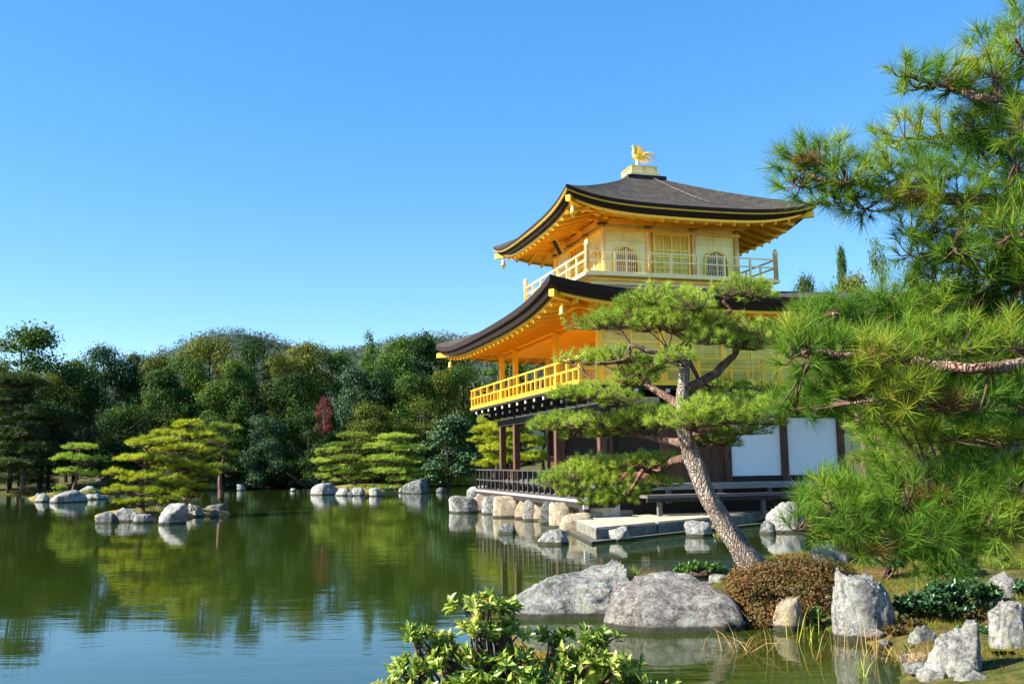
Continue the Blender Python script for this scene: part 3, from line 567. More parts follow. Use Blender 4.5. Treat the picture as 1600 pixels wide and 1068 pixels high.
def roof(ext, top, ztop, zc, zmid, th, pw, wall, zwall, nraf, gold_edge=True):
    """concave hipped roof with upswept corners; ext/top/wall = (x0, x1, y0, y1); zmid per side (x0, y0, x1, y1)"""
    def corner(e, k): return [(e[0], e[2]), (e[1], e[2]), (e[1], e[3]), (e[0], e[3])][k % 4]
    rm, em, um, sm = MB(), MB(), MB(), MB(); n, mm = 40, 14; side_mid = [zmid[1], zmid[2], zmid[1], zmid[0]]; rafters = []
    for k in range(4):
        a, b = Vector(corner(ext, k)), Vector(corner(ext, k + 1)); ta, tb = Vector(corner(top, k)), Vector(corner(top, k + 1)); wa, wb = Vector(corner(wall, k)), Vector(corner(wall, k + 1))
        inw = Vector((-(b - a).y, (b - a).x)).normalized(); zm = side_mid[k]
        def ze(s): q = abs(s); return zm + (zc - zm) * (.25 * q ** 2 + .75 * q ** 4.5)
        def ep(s, off, dz): p = a.lerp(b, (s + 1) / 2); p = p + inw * off + (b - a).normalized() * (-s * off) - inw * .0; return Vector((p.x, p.y, ze(s) + dz))
        ss = [-1 + 2 * i / n for i in range(n + 1)]; P = []
        for j in range(mm + 1):
            t = j / mm; row = []
            for s in ss:
                e = ep(s, 0, 0); q = ta.lerp(tb, (s + 1) / 2); g = t ** pw * (1 - .0 * t); row.append(Vector((e.x + (q.x - e.x) * t, e.y + (q.y - e.y) * t, e.z + (ztop - e.z) * g)))
            P.append(row)
        rm.grid(P[::-1]); th1 = th * .42
        rm.grid([[ep(s, 0, 0) for s in ss], [ep(s, .02, -th1) for s in ss]], 1, False)
        (em if gold_edge else um).grid([[ep(s, .02, -th1) for s in ss], [ep(s, -.015, -th1 - .005) for s in ss], [ep(s, .0, -th1 - .045) for s in ss], [ep(s, .09, -th1 - .05) for s in ss]], 0, False)
        um.grid([[ep(s, .07, -th1 - .05) for s in ss], [ep(s, .16, -th) for s in ss], [ep(s, .34, -th - .01) for s in ss]], 0, False)
        em.grid([[ep(s, .30, -th - .0) for s in ss], [ep(s, .32, -th - .09) for s in ss], [ep(s, .5, -th - .09) for s in ss]], 0, False)
        Q = []
        for j in range(7):
            t = j / 6; row = []
            for s in ss: e = ep(s, .45, -th - .05); q = wa.lerp(wb, (s + 1) / 2); row.append(Vector((e.x + (q.x - e.x) * t, e.y + (q.y - e.y) * t, e.z + (zwall - e.z) * t)))
            Q.append(row)
        sm.grid(Q)
        L_ = (b - a).length; nr = int(L_ * nraf)
        for i in range(1, nr):
            s = -1 + 2 * i / nr; e = ep(s, .36, -th - .15); q = wa.lerp(wb, (s + 1) / 2); wl = Vector((e.x + inw.x * 9, e.y + inw.y * 9, 0))
            x0, x1, y0, y1 = wall; tx = (x0 - e.x) / inw.x if inw.x > .5 else (x1 - e.x) / inw.x if inw.x < -.5 else (y0 - e.y) / inw.y if inw.y > .5 else (y1 - e.y) / inw.y
            end = Vector((e.x + inw.x * tx, e.y + inw.y * tx, zwall - .1)); out_ = max(0, abs((e - Vector(((a.x + b.x) / 2, (a.y + b.y) / 2, 0))).dot(Vector((*(b - a).normalized(), 0)))) - (wb - wa).length / 2)
            if out_ > 0: f_ = max(.12, 1 - out_ / max(tx, .1)); end = e.lerp(end, f_); end.z = e.z + (zwall - e.z) * f_ * .9
            sm.beam(e, end, .085, .12)
        hipe = ep(-1, .2, -th - .12); hipw = Vector((wa.x, wa.y, zwall - .12)); hp = MB().beam(hipe + (hipe - hipw).normalized() * .18, hipw, .16, .2); rafters.append(hp)
        mid = MB().beam(Vector((*(wa.lerp(a, .5) - (wb - wa).normalized() * 0), zwall - .22)), Vector((*wb.lerp(b, .5), zwall - .22)), .13, .14); rafters.append(mid)
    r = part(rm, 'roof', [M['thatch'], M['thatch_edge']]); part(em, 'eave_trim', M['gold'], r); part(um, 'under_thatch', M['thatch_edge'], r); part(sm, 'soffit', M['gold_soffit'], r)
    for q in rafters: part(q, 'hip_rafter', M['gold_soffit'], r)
    return r
OV = 2.42
roof((U0 - OV, U1 + OV, V0 - OV, V1 + OV), (-3.25, 3.25, -3.25, 3.25), 8.12, 7.33, (6.80, 6.94, 6.94, 6.80), .40, 1.18, (U0, U1, V0, V1), 6.88, 1.6, False)
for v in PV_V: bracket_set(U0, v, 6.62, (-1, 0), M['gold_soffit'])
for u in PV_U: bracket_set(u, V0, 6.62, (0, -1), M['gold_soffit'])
# top storey
K = 2.7; RB = 3.7
part(MB().box(-3.28, 3.28, -3.28, 3.28, 7.7, 8.33), 'tower_skirt', M['gold_pale'])
part(MB().box(-RB - .05, RB + .05, -RB - .05, RB + .05, 8.335, 8.44), 'upper_balcony', M['gold_pale']); part(MB().box(-3.4, 3.4, -3.4, 3.4, 8.24, 8.332), 'balcony_moulding', M['gold'])
part(MB().box(-K + .1, K - .1, -K + .1, K - .1, 8.442, 10.7), 'tower_wall', M['gold_cream'])
for a in np.linspace(-K, K, 4):
    for (x, y) in ((a, -K), (a, K)) + (((-K, a), (K, a)) if abs(a) < K - .1 else ()): part(MB().lathe([(.085, 8.442), (.085, 10.42)], (x * .985, y * .985, 0), 10), 'post', M['gold_pale'])
d = MB()
for z, o in ((8.46, .0), (10.2, .0), (10.42, .04)):
    for q in ((-K - .06 - o, K + .06 + o, -K - .06 - o, -K + .1), (-K - .06 - o, K + .06 + o, K - .1, K + .06 + o), (-K - .06 - o, -K + .1, -K + .101, K - .101), (K - .1, K + .06 + o, -K + .101, K - .101)): d.box(*q, z, z + (.09 if z < 10.4 else .2))
part(d, 'tie_beam', M['gold'])
def face_fn(side):
    # maps (along, height, outward) on the right face (0) or lake face (1)
    return (lambda a, b, o: Vector((a, -K - o + .1, b))) if side == 0 else (lambda a, b, o: Vector((-K - o + .1, -a, b)))
def bell(c, w, z0, z1):
    p = [(-w * 1.08, z0), (-w * 1.02, z0 + .3), (-w * 1.0, z0 + (z1 - z0) * .6), (-w * .95, z0 + (z1 - z0) * .74), (-w * .80, z0 + (z1 - z0) * .82), (-w * .66, z0 + (z1 - z0) * .90), (-w * .45, z0 + (z1 - z0) * .93), (-w * .25, z0 + (z1 - z0) * .975), (0, z1)]
    return [(c + x, z) for x, z in p] + [(c - x, z) for x, z in p[-2::-1]]
for side in (0, 1):
    fn = face_fn(side)
    for c in (-1.8, 1.8):
        o = part(MB().prism(bell(c, .42, 8.62, 9.62), fn, .0, .03), 'window', M['window_dark']); inn = bell(c, .42, 8.62, 9.62); out = bell(c, .495, 8.55, 9.70); fr = MB(); n = len(inn)
        vs = [fn(*p, .0) for p in out] + [fn(*p, .09) for p in out] + [fn(*p, .09) for p in inn] + [fn(*p, .0) for p in inn]
        fr.add(vs, [(k * n + i, k * n + (i + 1) % n, (k + 1) * n + (i + 1) % n, (k + 1) * n + i) for k in range(3) for i in range(n)]); part(fr, 'frame', M['gold'], o)
        lt = MB()
        for k in range(-5, 6):
            x = k * .074; zt = 9.58 - .24 * abs(x / .44) ** 3; lt.prism([(c + x - .011, 8.63), (c + x + .011, 8.63), (c + x + .011, zt), (c + x - .011, zt)], fn, .035, .055)
        for z in (8.9, 9.35): lt.prism([(c - .40, z), (c + .40, z), (c + .40, z + .02), (c - .40, z + .02)], fn, .056, .07)
        lt.prism([(c - .03, 8.63), (c + .03, 8.63), (c + .03, 9.58), (c - .03, 9.58)], fn, .071, .09); part(lt, 'lattice', M['gold_pale'], o)
    do = part(MB().prism([(-.66, 8.56), (.66, 8.56), (.66, 10.12), (-.66, 10.12)], fn, .0, .04), 'door', M['gold_wall']); fr = MB()
    for a, b_, c, e in ((-.74, -.66, 8.56, 10.2), (.66, .74, 8.56, 10.2), (-.66, .66, 10.12, 10.2), (-.03, .03, 8.56, 10.12), (-.36, -.32, 8.56, 10.12), (.32, .36, 8.56, 10.12)): fr.prism([(a, c), (b_, c), (b_, e), (a, e)], fn, .0, .1)
    for z in (8.9, 9.3, 9.55): fr.prism([(-.66, z), (.66, z), (.66, z + .05), (-.66, z + .05)], fn, .041, .085)
    part(fr, 'frame', M['gold'], do); lt = MB()
    for k in range(24): x = -.64 + k * .0555; lt.prism([(x, 9.6), (x + .015, 9.6), (x + .015, 10.1), (x, 10.1)], fn, .041, .06)
    part(lt, 'lattice', M['gold'], do)
railing('railing', [(-RB + .05, -RB + .05), (-RB + .05, RB - .05), (RB - .05, RB - .05), (RB - .05, -RB + .05), (-RB + .05, -RB + .05)], [8.44, 8.90, 9.20], 1.05, M['gold_pale'], .07, .055)
for sx in (-1, 1):
    for sy in (-1, 1): part(MB().lathe([(.085, 8.442), (.085, 9.36), (.11, 9.38), (.11, 9.42), (.06, 9.44), (.09, 9.49), (.07, 9.54), (.01, 9.6)], (sx * (RB - .05), sy * (RB - .05), 0), 12), 'corner_post', M['gold_pale'])
for a in np.linspace(-K, K, 4):
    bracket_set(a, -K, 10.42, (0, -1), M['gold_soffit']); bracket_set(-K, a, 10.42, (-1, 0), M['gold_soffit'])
roof((-4.74, 4.74, -4.74, 4.74), (-.72, .72, -.72, .72), 12.86, 11.15, (10.68,) * 4, .33, 1.25, (-K, K, -K, K), 10.86, 1.7)
f = MB().box(-.80, .80, -.80, .80, 12.80, 12.98); part(f, 'finial_base', M['black_wood'])
f = MB().box(-.62, .62, -.62, .62, 12.982, 13.12).box(-.50, .50, -.50, .50, 13.122, 13.40); fb = part(f, 'finial_box', M['gold_pale']); t = MB()
for x in (-.5, 0, .5): t.box(x - .04, x + .04, -.53, -.502, 13.13, 13.39); t.box(-.53, -.502, x - .04, x + .04, 13.13, 13.39)
t.box(-.55, .55, -.55, .55, 13.40, 13.43); part(t, 'trim', M['gold'], fb)

# phoenix on the roof
PHX = thing('phoenix_statue', 'gilded phoenix with raised wings and fanned tail standing on the roof top', 'statue', tuple(B(-.12, -.2, 13.43)), A)
bd = MB(); bd.tube(curve([(.22, 0, .50), (.12, 0, .44), (-.04, 0, .42), (-.15, 0, .50), (-.19, 0, .62), (-.17, 0, .74), (-.19, 0, .80), (-.24, 0, .82)], 4), [.03, .06, .09, .11, .12, .135, .14, .14, .14, .13, .12, .105, .09, .075, .065, .058, .052, .05, .05, .055, .062, .066, .068, .066, .06, .052, .045, .04, .03][:29], 12)
bd.add([(-.25, .03, .83), (-.25, -.03, .83), (-.25, 0, .79), (-.37, 0, .79)], [(0, 1, 3), (1, 2, 3), (2, 0, 3), (0, 2, 1)]); bd.build('body', M['gold'], PHX)
cr = MB()
for k in range(3): cr.beam((-.20 + k * .04, 0, .85), (-.19 + k * .08, 0, .94 - k * .02), .02, .03)
cr.build('crest', M['gold_pale'], PHX)
for s in (-1, 1):
    w = MB()
    for k in range(6): e = Vector((-.02 + .05 * k, s * (.13 + .02 * k), .93 - .07 * k)); w.beam((-.06 + .03 * k, s * .09, .46), e, .06, .018, 0, (0, s, .2))
    w.build('wing', M['gold'], PHX); lg = MB(); lg.tube([(-.06, s * .05, .38), (-.05, s * .05, .2), (-.07, s * .05, .02)], [.04, .024, .02], 8)
    for dx, dy in ((-.08, 0), (-.06, .05), (-.06, -.05), (.06, 0)): lg.tube([(-.07, s * .05, .02), (-.07 + dx, s * .05 + dy, .012)], [.018, .01], 5)
    lg.build('leg', M['gold_pale'], PHX)
tl = MB()
for k in range(11):
    a = R(14 - k * 10.5); r_ = .66 - .028 * k; dy = (k % 3 - 1) * .05
    c = curve([(.12, dy * .3, .50 - .006 * k), (.12 + r_ * .45 * math.cos(a), dy, .50 + r_ * .45 * math.sin(a) + .07), (.14 + r_ * math.cos(a), dy * 1.3, .47 + r_ * math.sin(a) * .72)], 4); tl.tube(c, [.018, .024, .028, .03, .031, .031, .028, .022, .006], 6)
tl.build('tail', M['gold_pale'], PHX)
# plaque under the upper eave, wind bells, roof chain
PQ = thing('name_plaque', 'dark wooden plaque in a gold frame tilted under the upper eave', 'plaque', tuple(B(-3.22, .35, 10.0)), A)
q = Matrix.Rotation(R(-28), 4, 'Y')
def pq(mb, n, m):
    for i, v in enumerate(mb.v): mb.v[i] = tuple(q @ Vector(v))
    mb.build(n, m, PQ)
pq(MB().box(-.02, .02, -.22, .22, -.05, .68), 'board', M['black_wood'])
f = MB().box(-.045, .03, -.29, -.221, -.11, .74).box(-.045, .03, .221, .29, -.11, .74).box(-.045, .03, -.22, .22, -.11, -.051).box(-.045, .03, -.22, .22, .681, .74); pq(f, 'frame', M['gold'])
def bell_at(u, v, z, label):
    t = thing('wind_bell', label, 'bell', tuple(B(u, v, z)), A, 'wind bells under the eave corners')
    MB().lathe([(.03, 0), (.06, -.02), (.08, -.10), (.09, -.2), (.12, -.27), (.10, -.272), (.02, -.2)], (0, 0, -.10), 12).build('bell_cup', M['gold'], t); MB().tube([(0, 0, .02), (0, 0, -.11)], .012, 6).build('hook', M['gold_rail'], t)
    MB().tube([(0, 0, -.25), (0, 0, -.42)], .01, 6).box(-.05, .05, -.006, .006, -.50, -.42).build('clapper', M['gold_rail'], t)
bell_at(U0 - OV + .55, V1 + OV - .55, 6.60, 'small gold wind bell hanging from the far left corner of the lower roof'); bell_at(U0 - OV + .55, V0 - OV + .55, 6.62, 'small gold wind bell under the near corner of the lower roof')
bell_at(-4.4, 4.4, 10.62, 'small gold wind bell hanging from the far left corner of the upper roof'); bell_at(-4.4, -4.4, 10.62, 'small gold wind bell under the near corner of the upper roof')
cp = []
for i in range(26):
    t = i / 25; v = -.85 - t * 2.75; rr = (4.8 - abs(v)) / (4.8 - .72); ztop = 10.66 + (12.86 - 10.66) * rr ** 1.25; cp.append(B(.25 + t * .9, v, ztop + .07))
ch = MB()
for i in range(25):
    ch.tube([cp[i], cp[i].lerp(cp[i + 1], .5) + Vector((0, 0, .012 * (i % 2))), cp[i + 1]], .017, 6)
tag(ch.build('roof_chain', M['bark_grey']), 'pale chain lying down the slope of the upper roof', 'chain')
# small roofed fishing deck beyond the far end
FD = thing('fishing_deck', 'small roofed fishing deck on posts behind the far end of the pavilion', 'deck', tuple(B(.9, V1 + 1.1, 0)), A)
r_ = MB(); a_, b_ = -1.3, 3.4
for sgn in (-1, 1):
    rows = [[Vector((sgn * (1.55 - 1.55 * t), y, 3.0 + .75 * t ** 1.2)) for y in np.linspace(a_, b_, 12)] for t in np.linspace(0, 1, 8)]; r_.grid(rows); r_.grid([[v - Vector((0, 0, .12 if i else .14)) for v in row] for i, row in enumerate(rows)])
    r_.grid([rows[0], [v - Vector((0, 0, .14)) for v in rows[0]]])
r_.build('roof', M['thatch'], FD)
for x in (-1.1, 1.1):
    for y in (-.5, 2.6): MB().box(x - .09, x + .09, y - .09, y + .09, -.3, 3.05).build('post', M['brown_wood'], FD)
MB().box(-1.3, 1.3, -.9, 3.0, .78, .9).build('deck', M['grey_wood'], FD); bm_ = MB()
for x in (-1.1, 1.1): bm_.box(x - .07, x + .07, -1.1, 3.1, 2.86, 3.0)
bm_.build('beam', M['black_wood'], FD)

# ------------------------------------------------------------------ wooded hillside (one mass) and the trees
random.seed(3); n = 15000; th = RNG.uniform(-.62, .6, n); rr = RNG.uniform(260, 640, n); px, py = rr * np.sin(th), rr * np.cos(th); pz = hill_h(px, py)
parts = []
for k in range(20):
    q = np.stack([px + RNG.normal(0, 1.5, n), py + RNG.normal(0, 1.5, n), pz + RNG.uniform(.1, 3.4, n) * RNG.uniform(.5, 1.2, n)], 1); parts.append(leaf_quads(q, np.tile([-.3, -.5, .8], (n, 1)), .38, 1.0, .8))
V, F = join(parts); M['hill_leaf'] = mk_leaf('hill_leaf', [(.022, .046, .044), (.042, .068, .056), (.068, .090, .064), (.10, .075, .066)], .1, .8, .1, .05)  # blue-grey in the leaf colours stands in for distance haze
tag(link('hill_forest', fast_mesh('hill_forest', V, F, [M['hill_leaf']])), 'dense mixed forest covering the hill behind the garden', 'forest', kind='stuff')

TREES = [  # label, x, top y, distance, width px, kind, material, variant
 ('tall round dark tree at the far left edge of the far bank', 42, 508, 84, 185, 'round', 'leaf_mid', 0),
 ('olive pine-like tree cut by the left edge of the photo', -20, 560, 80, 150, 'round', 'leaf_olive', 3),
 ('thin blue-green tree with wispy top in the dip left of the hill', 165, 530, 96, 130, 'round', 'leaf_blue', 1),
 ('small dark-topped tree in the skyline dip, left of the hill slope', 216, 543, 98, 100, 'round', 'leaf_dark', 1),
 ('shaded dark tree behind the small islet with one pine', 122, 565, 86, 130, 'round', 'leaf_dark', 2),
 ('broad olive tree whose top stands in front of the hill summit', 328, 520, 88, 140, 'round', 'leaf_olive', 2),
 ('dark rounded tree below and right of the hill summit', 402, 526, 86, 110, 'round', 'leaf_dark', 3),
 ('olive tree on the skyline midway between hill and pavilion', 474, 524, 96, 120, 'round', 'leaf_olive', 1),
 ('mid green tree on the skyline behind the red maple', 530, 546, 98, 90, 'round', 'leaf_mid', 3),
 ('tallest peaked tree of the far skyline', 576, 505, 94, 80, 'cone', 'leaf_mid', 0),
 ('large dark tree right of the tallest peaked tree', 622, 516, 90, 120, 'round', 'leaf_mid', 1),
 ('large dark tree nearest the lower roof tip', 672, 522, 92, 130, 'round', 'leaf_dark', 0),
 ('olive topped tree just behind the lower roof tip', 712, 528, 100, 120, 'round', 'leaf_olive', 1),
 ('dark tree filling the space under the lower roof tip', 722, 566, 86, 120, 'round', 'leaf_mid', 2),
 ('dark tree seen through the open middle storey', 790, 560, 92, 150, 'round', 'leaf_mid', 0),
 ('pale blue-green tree right of the red maple', 562, 572, 84, 120, 'round', 'leaf_blue', 0),
 ('dark tree just left of the red maple', 452, 575, 84, 120, 'round', 'leaf_dark', 1),
 ('mid green tree in the second row under the tallest trees', 650, 580, 83, 120, 'round', 'leaf_mid', 3),
 ('low olive tree above the pines of the right islet', 585, 630, 79, 130, 'round', 'leaf_olive', 0),
 ('pale olive bushy tree above the dark camellia', 660, 615, 81, 100, 'loose', 'leaf_olive', 2),
 ('broad glossy dark camellia on the bank left of the veranda', 700, 648, 74, 120, 'big', 'leaf_blue', 0),
 ('rounded bluish conifer above the layered bank pine', 415, 645, 80, 90, 'round', 'leaf_blue', 2),
 ('dark low tree under the red maple', 480, 640, 80, 90, 'round', 'leaf_dark', 3),
 ('dark tree behind the yellow pines of the left islet', 262, 575, 84, 150, 'round', 'leaf_dark', 0),
 ('dark tree with bare pale limb right of the yellow pines', 352, 588, 83, 120, 'round', 'leaf_mid', 2),
 ('deep shaded tree at the left behind the water', 68, 620, 79, 150, 'round', 'leaf_dark', 1),
 ('deep shaded low tree between the two left islets', 190, 630, 80, 150, 'round', 'leaf_dark', 2),
 ('deep shaded low tree right of the left islet', 330, 650, 80, 120, 'round', 'leaf_dark', 3),
 ('deep shaded low tree behind the layered bank pine', 430, 690, 82, 110, 'round', 'leaf_dark', 0),
 ('olive tinted tree right of the tall dark tree at the left edge', 84, 575, 82, 110, 'round', 'leaf_olive', 1),
 ('low dark tree behind the right islet', 540, 670, 82, 130, 'round', 'leaf_dark', 2),
 ('low dark tree behind the shaded rocks of the right islet', 630, 680, 82, 120, 'round', 'leaf_mid', 1),
 ('low dark tree on the bank left of the camellia', 760, 640, 88, 120, 'round', 'leaf_dark', 3),
 ('dark full tree in front of the tall tree at the left edge', 25, 575, 81, 150, 'round', 'leaf_mid', 2),
 ('olive full tree low at the left edge near the water', -10, 630, 79, 130, 'round', 'leaf_olive', 1),
 ('mid green tree filling the skyline between the far left trees', 112, 552, 90, 120, 'round', 'leaf_mid', 1),
 ('olive tree below the skyline dip left of the hill', 250, 556, 92, 110, 'round', 'leaf_olive', 0),
 ('mid green tree under the left shoulder of the hill', 296, 548, 86, 100, 'round', 'leaf_mid', 2),
 ('mid green tree between the two round trees before the hill', 372, 560, 83, 100, 'round', 'leaf_mid', 0),
 ('light olive tree right of the hill summit in the second row', 440, 548, 93, 100, 'round', 'leaf_olive', 3),
 ('dark tree in the second row under the tallest peaked tree', 600, 566, 85, 110, 'round', 'leaf_dark', 1),
 ('olive tree in the second row near the lower roof tip', 690, 575, 84, 100, 'round', 'leaf_olive', 2),
]
for t in TREES: tree(*t)
for i, (x, yt, Y, w) in enumerate([(15, 700, 76, 90), (62, 712, 76.5, 80), (170, 712, 78, 90), (215, 700, 78, 80), (258, 716, 78, 80), (318, 705, 79, 90), (362, 714, 80, 70), (425, 722, 85, 70), (462, 712, 85.5, 70), (500, 705, 87, 80), (545, 712, 88, 80), (590, 708, 88, 80), (640, 712, 89, 80), (672, 706, 90, 70), (745, 712, 94, 80), (805, 700, 92, 90)]):
    tree(['rounded dark clipped bush on the far bank under the trees', 'dark spreading bush on the far bank under the trees', 'mid green low bush on the far bank under the trees'][i % 3], x, yt, Y, w, 'round', ['leaf_dark', 'leaf_dark', 'leaf_mid'][i % 3], i % 4, 'low bushes under the trees of the far bank', name='bank_bush')['category'] = 'bush'
BACK = [
 ('small round-topped pine beyond the right end of the lower roof', 1257, 415, 62, 70, 'round', 'leaf_olive', 1),
 ('thin open tree standing against the sky right of the pavilion', 1312, 368, 64, 50, 'cone', 'leaf_mid', 1),
 ('taller open tree against the sky under the near pine', 1372, 362, 66, 80, 'loose', 'leaf_mid', 2),
 ('yellowish tree beyond the pavilion at the right', 1330, 428, 60, 120, 'round', 'leaf_olive', 0),
 ('yellowish tree behind the near pine branches', 1440, 400, 58, 120, 'loose', 'leaf_olive', 2),
 ('tall yellow-green tree at the right edge behind the near pine', 1575, 350, 55, 150, 'round', 'leaf_olive', 2),
 ('mid green tree hidden behind the near pine boughs', 1505, 430, 54, 130, 'round', 'leaf_mid', 3),
 ('dark tree right behind the white paper screens', 1370, 520, 50, 130, 'round', 'leaf_mid', 0),
]
for k, (x, yt, Y, w) in enumerate([(1650, 470, 44, 150), (1740, 500, 52, 170), (1850, 450, 56, 190), (1960, 480, 50, 180), (2100, 460, 58, 200), (2260, 470, 54, 200), (1700, 560, 34, 130), (1900, 600, 36, 140), (2080, 590, 38, 160)]):
    BACK.append(('full green tree of the wood beyond the right edge of the photo', x, yt, Y, w, 'round', ['leaf_mid', 'leaf_olive', 'leaf_dark'][k % 3], k % 4))
for t in BACK: tree(*t, group='trees behind the pavilion', ybot=735)
for lab, x, yt, Y, w, k, mt_, i in [('red leaved maple glowing among the dark trees', 506, 618, 79.5, 34, 'loose', 'leaf_red', 0), ('pale green small tree behind the rocks of the far bank', 262, 655, 74, 60, 'loose', 'leaf_olive', 1)]:
    tree(lab, x, yt, Y, w, k, mt_, i, group=None, bark='bark_grey', tf=.58 if 'maple' in lab else .2, name='maple_tree' if 'maple' in lab else 'broadleaf_tree')
bare_tree('leafless grey tree in the shade behind the left islet', 120, 640, 735, 76, 80, 'bark_dark', seed=4, group='leafless trees')
bare_tree('leafless pinkish tree seen under the lower roof', 775, 575, 735, 80, 90, seed=9, group='leafless trees')

# pines on the islets and on the bank
Yi1 = 36.6
garden_pine('bright yellow-green pine leaning left at the front of the left islet', gnd(224, 800, .25), [(226, 695, 42, 12, 0), (262, 690, 30, 10, .6), (215, 718, 48, 12, -.2), (258, 722, 34, 11, .3), (186, 741, 30, 10, -.2), (222, 748, 44, 12, -.4), (196, 767, 34, 10, -.5), (240, 770, 46, 12, -.6), (268, 757, 34, 11, 0), (205, 784, 30, 8, -.7), (256, 783, 34, 8, -.8)], M['needle_yellow'], 'pines on the islets', [(224, 800), (221, 775), (224, 745), (228, 715), (232, 695)], .13)
garden_pine('taller yellow pine on the right side of the left islet', gnd(288, 796, .25), [(292, 664, 38, 11, 0), (262, 680, 40, 11, .2), (312, 682, 44, 12, .2), (276, 702, 60, 13, -.2), (322, 708, 38, 12, .3), (292, 730, 58, 13, -.3), (320, 742, 34, 11, 0), (280, 752, 40, 11, -.2), (312, 764, 34, 10, -.3), (298, 776, 26, 8, -.5)], M['needle_yellow'], 'pines on the islets', [(288, 796), (289, 765), (284, 735), (288, 705), (292, 668)], .13)
garden_pine('darker green pine behind the yellow pine of the left islet', at(345, 772, 44), [(350, 668, 36, 11, 0), (336, 690, 40, 11, 0), (356, 712, 34, 11, .2), (344, 735, 36, 11, 0)], M['needle_olive'], 'pines on the islets', None, .12)
garden_pine('small green pine on the rocky islet at the far left', gnd(112, 772, .3), [(124, 700, 34, 11, 0), (112, 716, 34, 10, -.3), (140, 720, 30, 10, .3), (106, 738, 28, 9, -.2), (140, 742, 26, 9, .2), (92, 764, 14, 7, 0), (144, 768, 16, 6, -.4)], M['needle'], 'pines on the islets', [(112, 772), (118, 752), (123, 735), (126, 715), (124, 702)], .16)
garden_pine('slender pine with thin separate layers on the far bank', gnd(392, 750, .35), [(396, 682, 24, 7, 0), (380, 692, 24, 7, .3), (412, 697, 28, 7, 0), (382, 711, 28, 7, .2), (408, 718, 30, 7, -.2), (384, 731, 28, 7, .2), (406, 741, 28, 7, -.2)], M['needle_olive'], 'pines on the islets', None, .15, Ln=.24, w=.02)
garden_pine('low green pine bending left on the left end of the right islet', gnd(520, 762, .4), [(512, 706, 26, 10, 0), (500, 722, 24, 10, -.2), (520, 734, 28, 9, 0), (504, 746, 22, 8, -.2), (524, 753, 20, 7, -.4)], M['needle'], 'pines on the islets', None, .12)
garden_pine('olive pine in the middle of the right islet', gnd(556, 758, .4), [(552, 682, 36, 10, 0), (534, 698, 34, 10, .2), (566, 702, 36, 10, 0), (546, 718, 44, 10, -.2), (572, 730, 34, 9, .2), (540, 740, 36, 9, -.3), (566, 748, 30, 8, -.3)], M['needle_olive'], 'pines on the islets', None, .16)
garden_pine('full bright green pine on the right of the right islet', gnd(622, 760, .4), [(618, 684, 42, 10, 0), (598, 698, 36, 10, .2), (634, 702, 42, 11, 0), (606, 718, 48, 11, -.3), (644, 722, 36, 10, .1), (612, 737, 50, 10, -.3), (652, 744, 26, 8, 0), (628, 750, 34, 8, -.4)], M['needle'], 'pines on the islets', None, .16)
garden_pine('dark shaded pine at the left edge of the far bank', at(36, 762, 74), [(30, 600, 62, 20, 0), (0, 628, 60, 20, 0), (58, 652, 60, 20, 0), (12, 682, 66, 20, 0), (66, 705, 54, 18, 0), (14, 728, 56, 16, -1)], M['needle_dark'], 'pines on the islets', None, .2, Ln=.26, w=.025)
for lab, x, yb, Y, pads in [
 ('yellow-green pine seen between the ground floor posts', 800, 742, 56, [(795, 655, 50, 14, 0), (775, 675, 50, 14, 0), (815, 690, 50, 13, 0), (772, 704, 40, 13, -1), (800, 720, 50, 12, -1)]),
 ('yellow-green pine at the far left corner of the veranda', 772, 742, 60, [(768, 662, 28, 12, 0), (760, 690, 34, 12, 0), (778, 712, 30, 11, 0), (762, 726, 30, 10, 0)]),
 ('yellow-green pine behind the fishing deck', 850, 742, 58, [(850, 640, 50, 14, 0), (835, 665, 50, 14, 0), (860, 692, 46, 13, 0), (845, 716, 50, 12, 0)])]:
    garden_pine(lab, at(x, yb, Y), pads, M['needle_yellow'], 'pines behind the pavilion', None, .14, Ln=.22, w=.02)
for lab, x, yb, Y, mt_, pads, tr_ in [
 ('green pine with a dark trunk right of the paper screens', 1352, 742, 27, 'needle', [(1345, 560, 75, 25, 0), (1400, 590, 75, 25, .3), (1320, 610, 57, 22, 0), (1385, 640, 62, 22, 0), (1350, 668, 40, 12, .4)], [(1352, 742), (1350, 690), (1338, 640), (1342, 600), (1346, 565)]),
 ('yellow-green pine low on the bank right of the pavilion', 1420, 770, 21, 'needle_olive', [(1440, 640, 87, 28, 0), (1380, 682, 62, 25, 0), (1450, 692, 87, 28, 0), (1400, 722, 87, 25, -.2), (1490, 730, 75, 25, 0)], None),
 ('yellow-green pine at the right edge behind the near boughs', 1560, 770, 19, 'needle_olive', [(1545, 560, 100, 32, 0), (1590, 600, 87, 32, 0), (1530, 640, 87, 28, 0), (1580, 685, 87, 28, 0), (1530, 720, 87, 25, 0)], None),
 ('upright green pine behind the hanging boughs', 1470, 760, 25, 'needle', [(1460, 470, 87, 28, 0), (1420, 510, 75, 25, 0), (1500, 520, 87, 28, 0), (1450, 560, 87, 28, 0), (1510, 600, 75, 25, 0)], None)]:
    garden_pine(lab, at(x, yb, Y), pads, M[mt_], 'pines on the right bank', tr_, .15, Ln=.16, w=.007, k=20, dens=150)

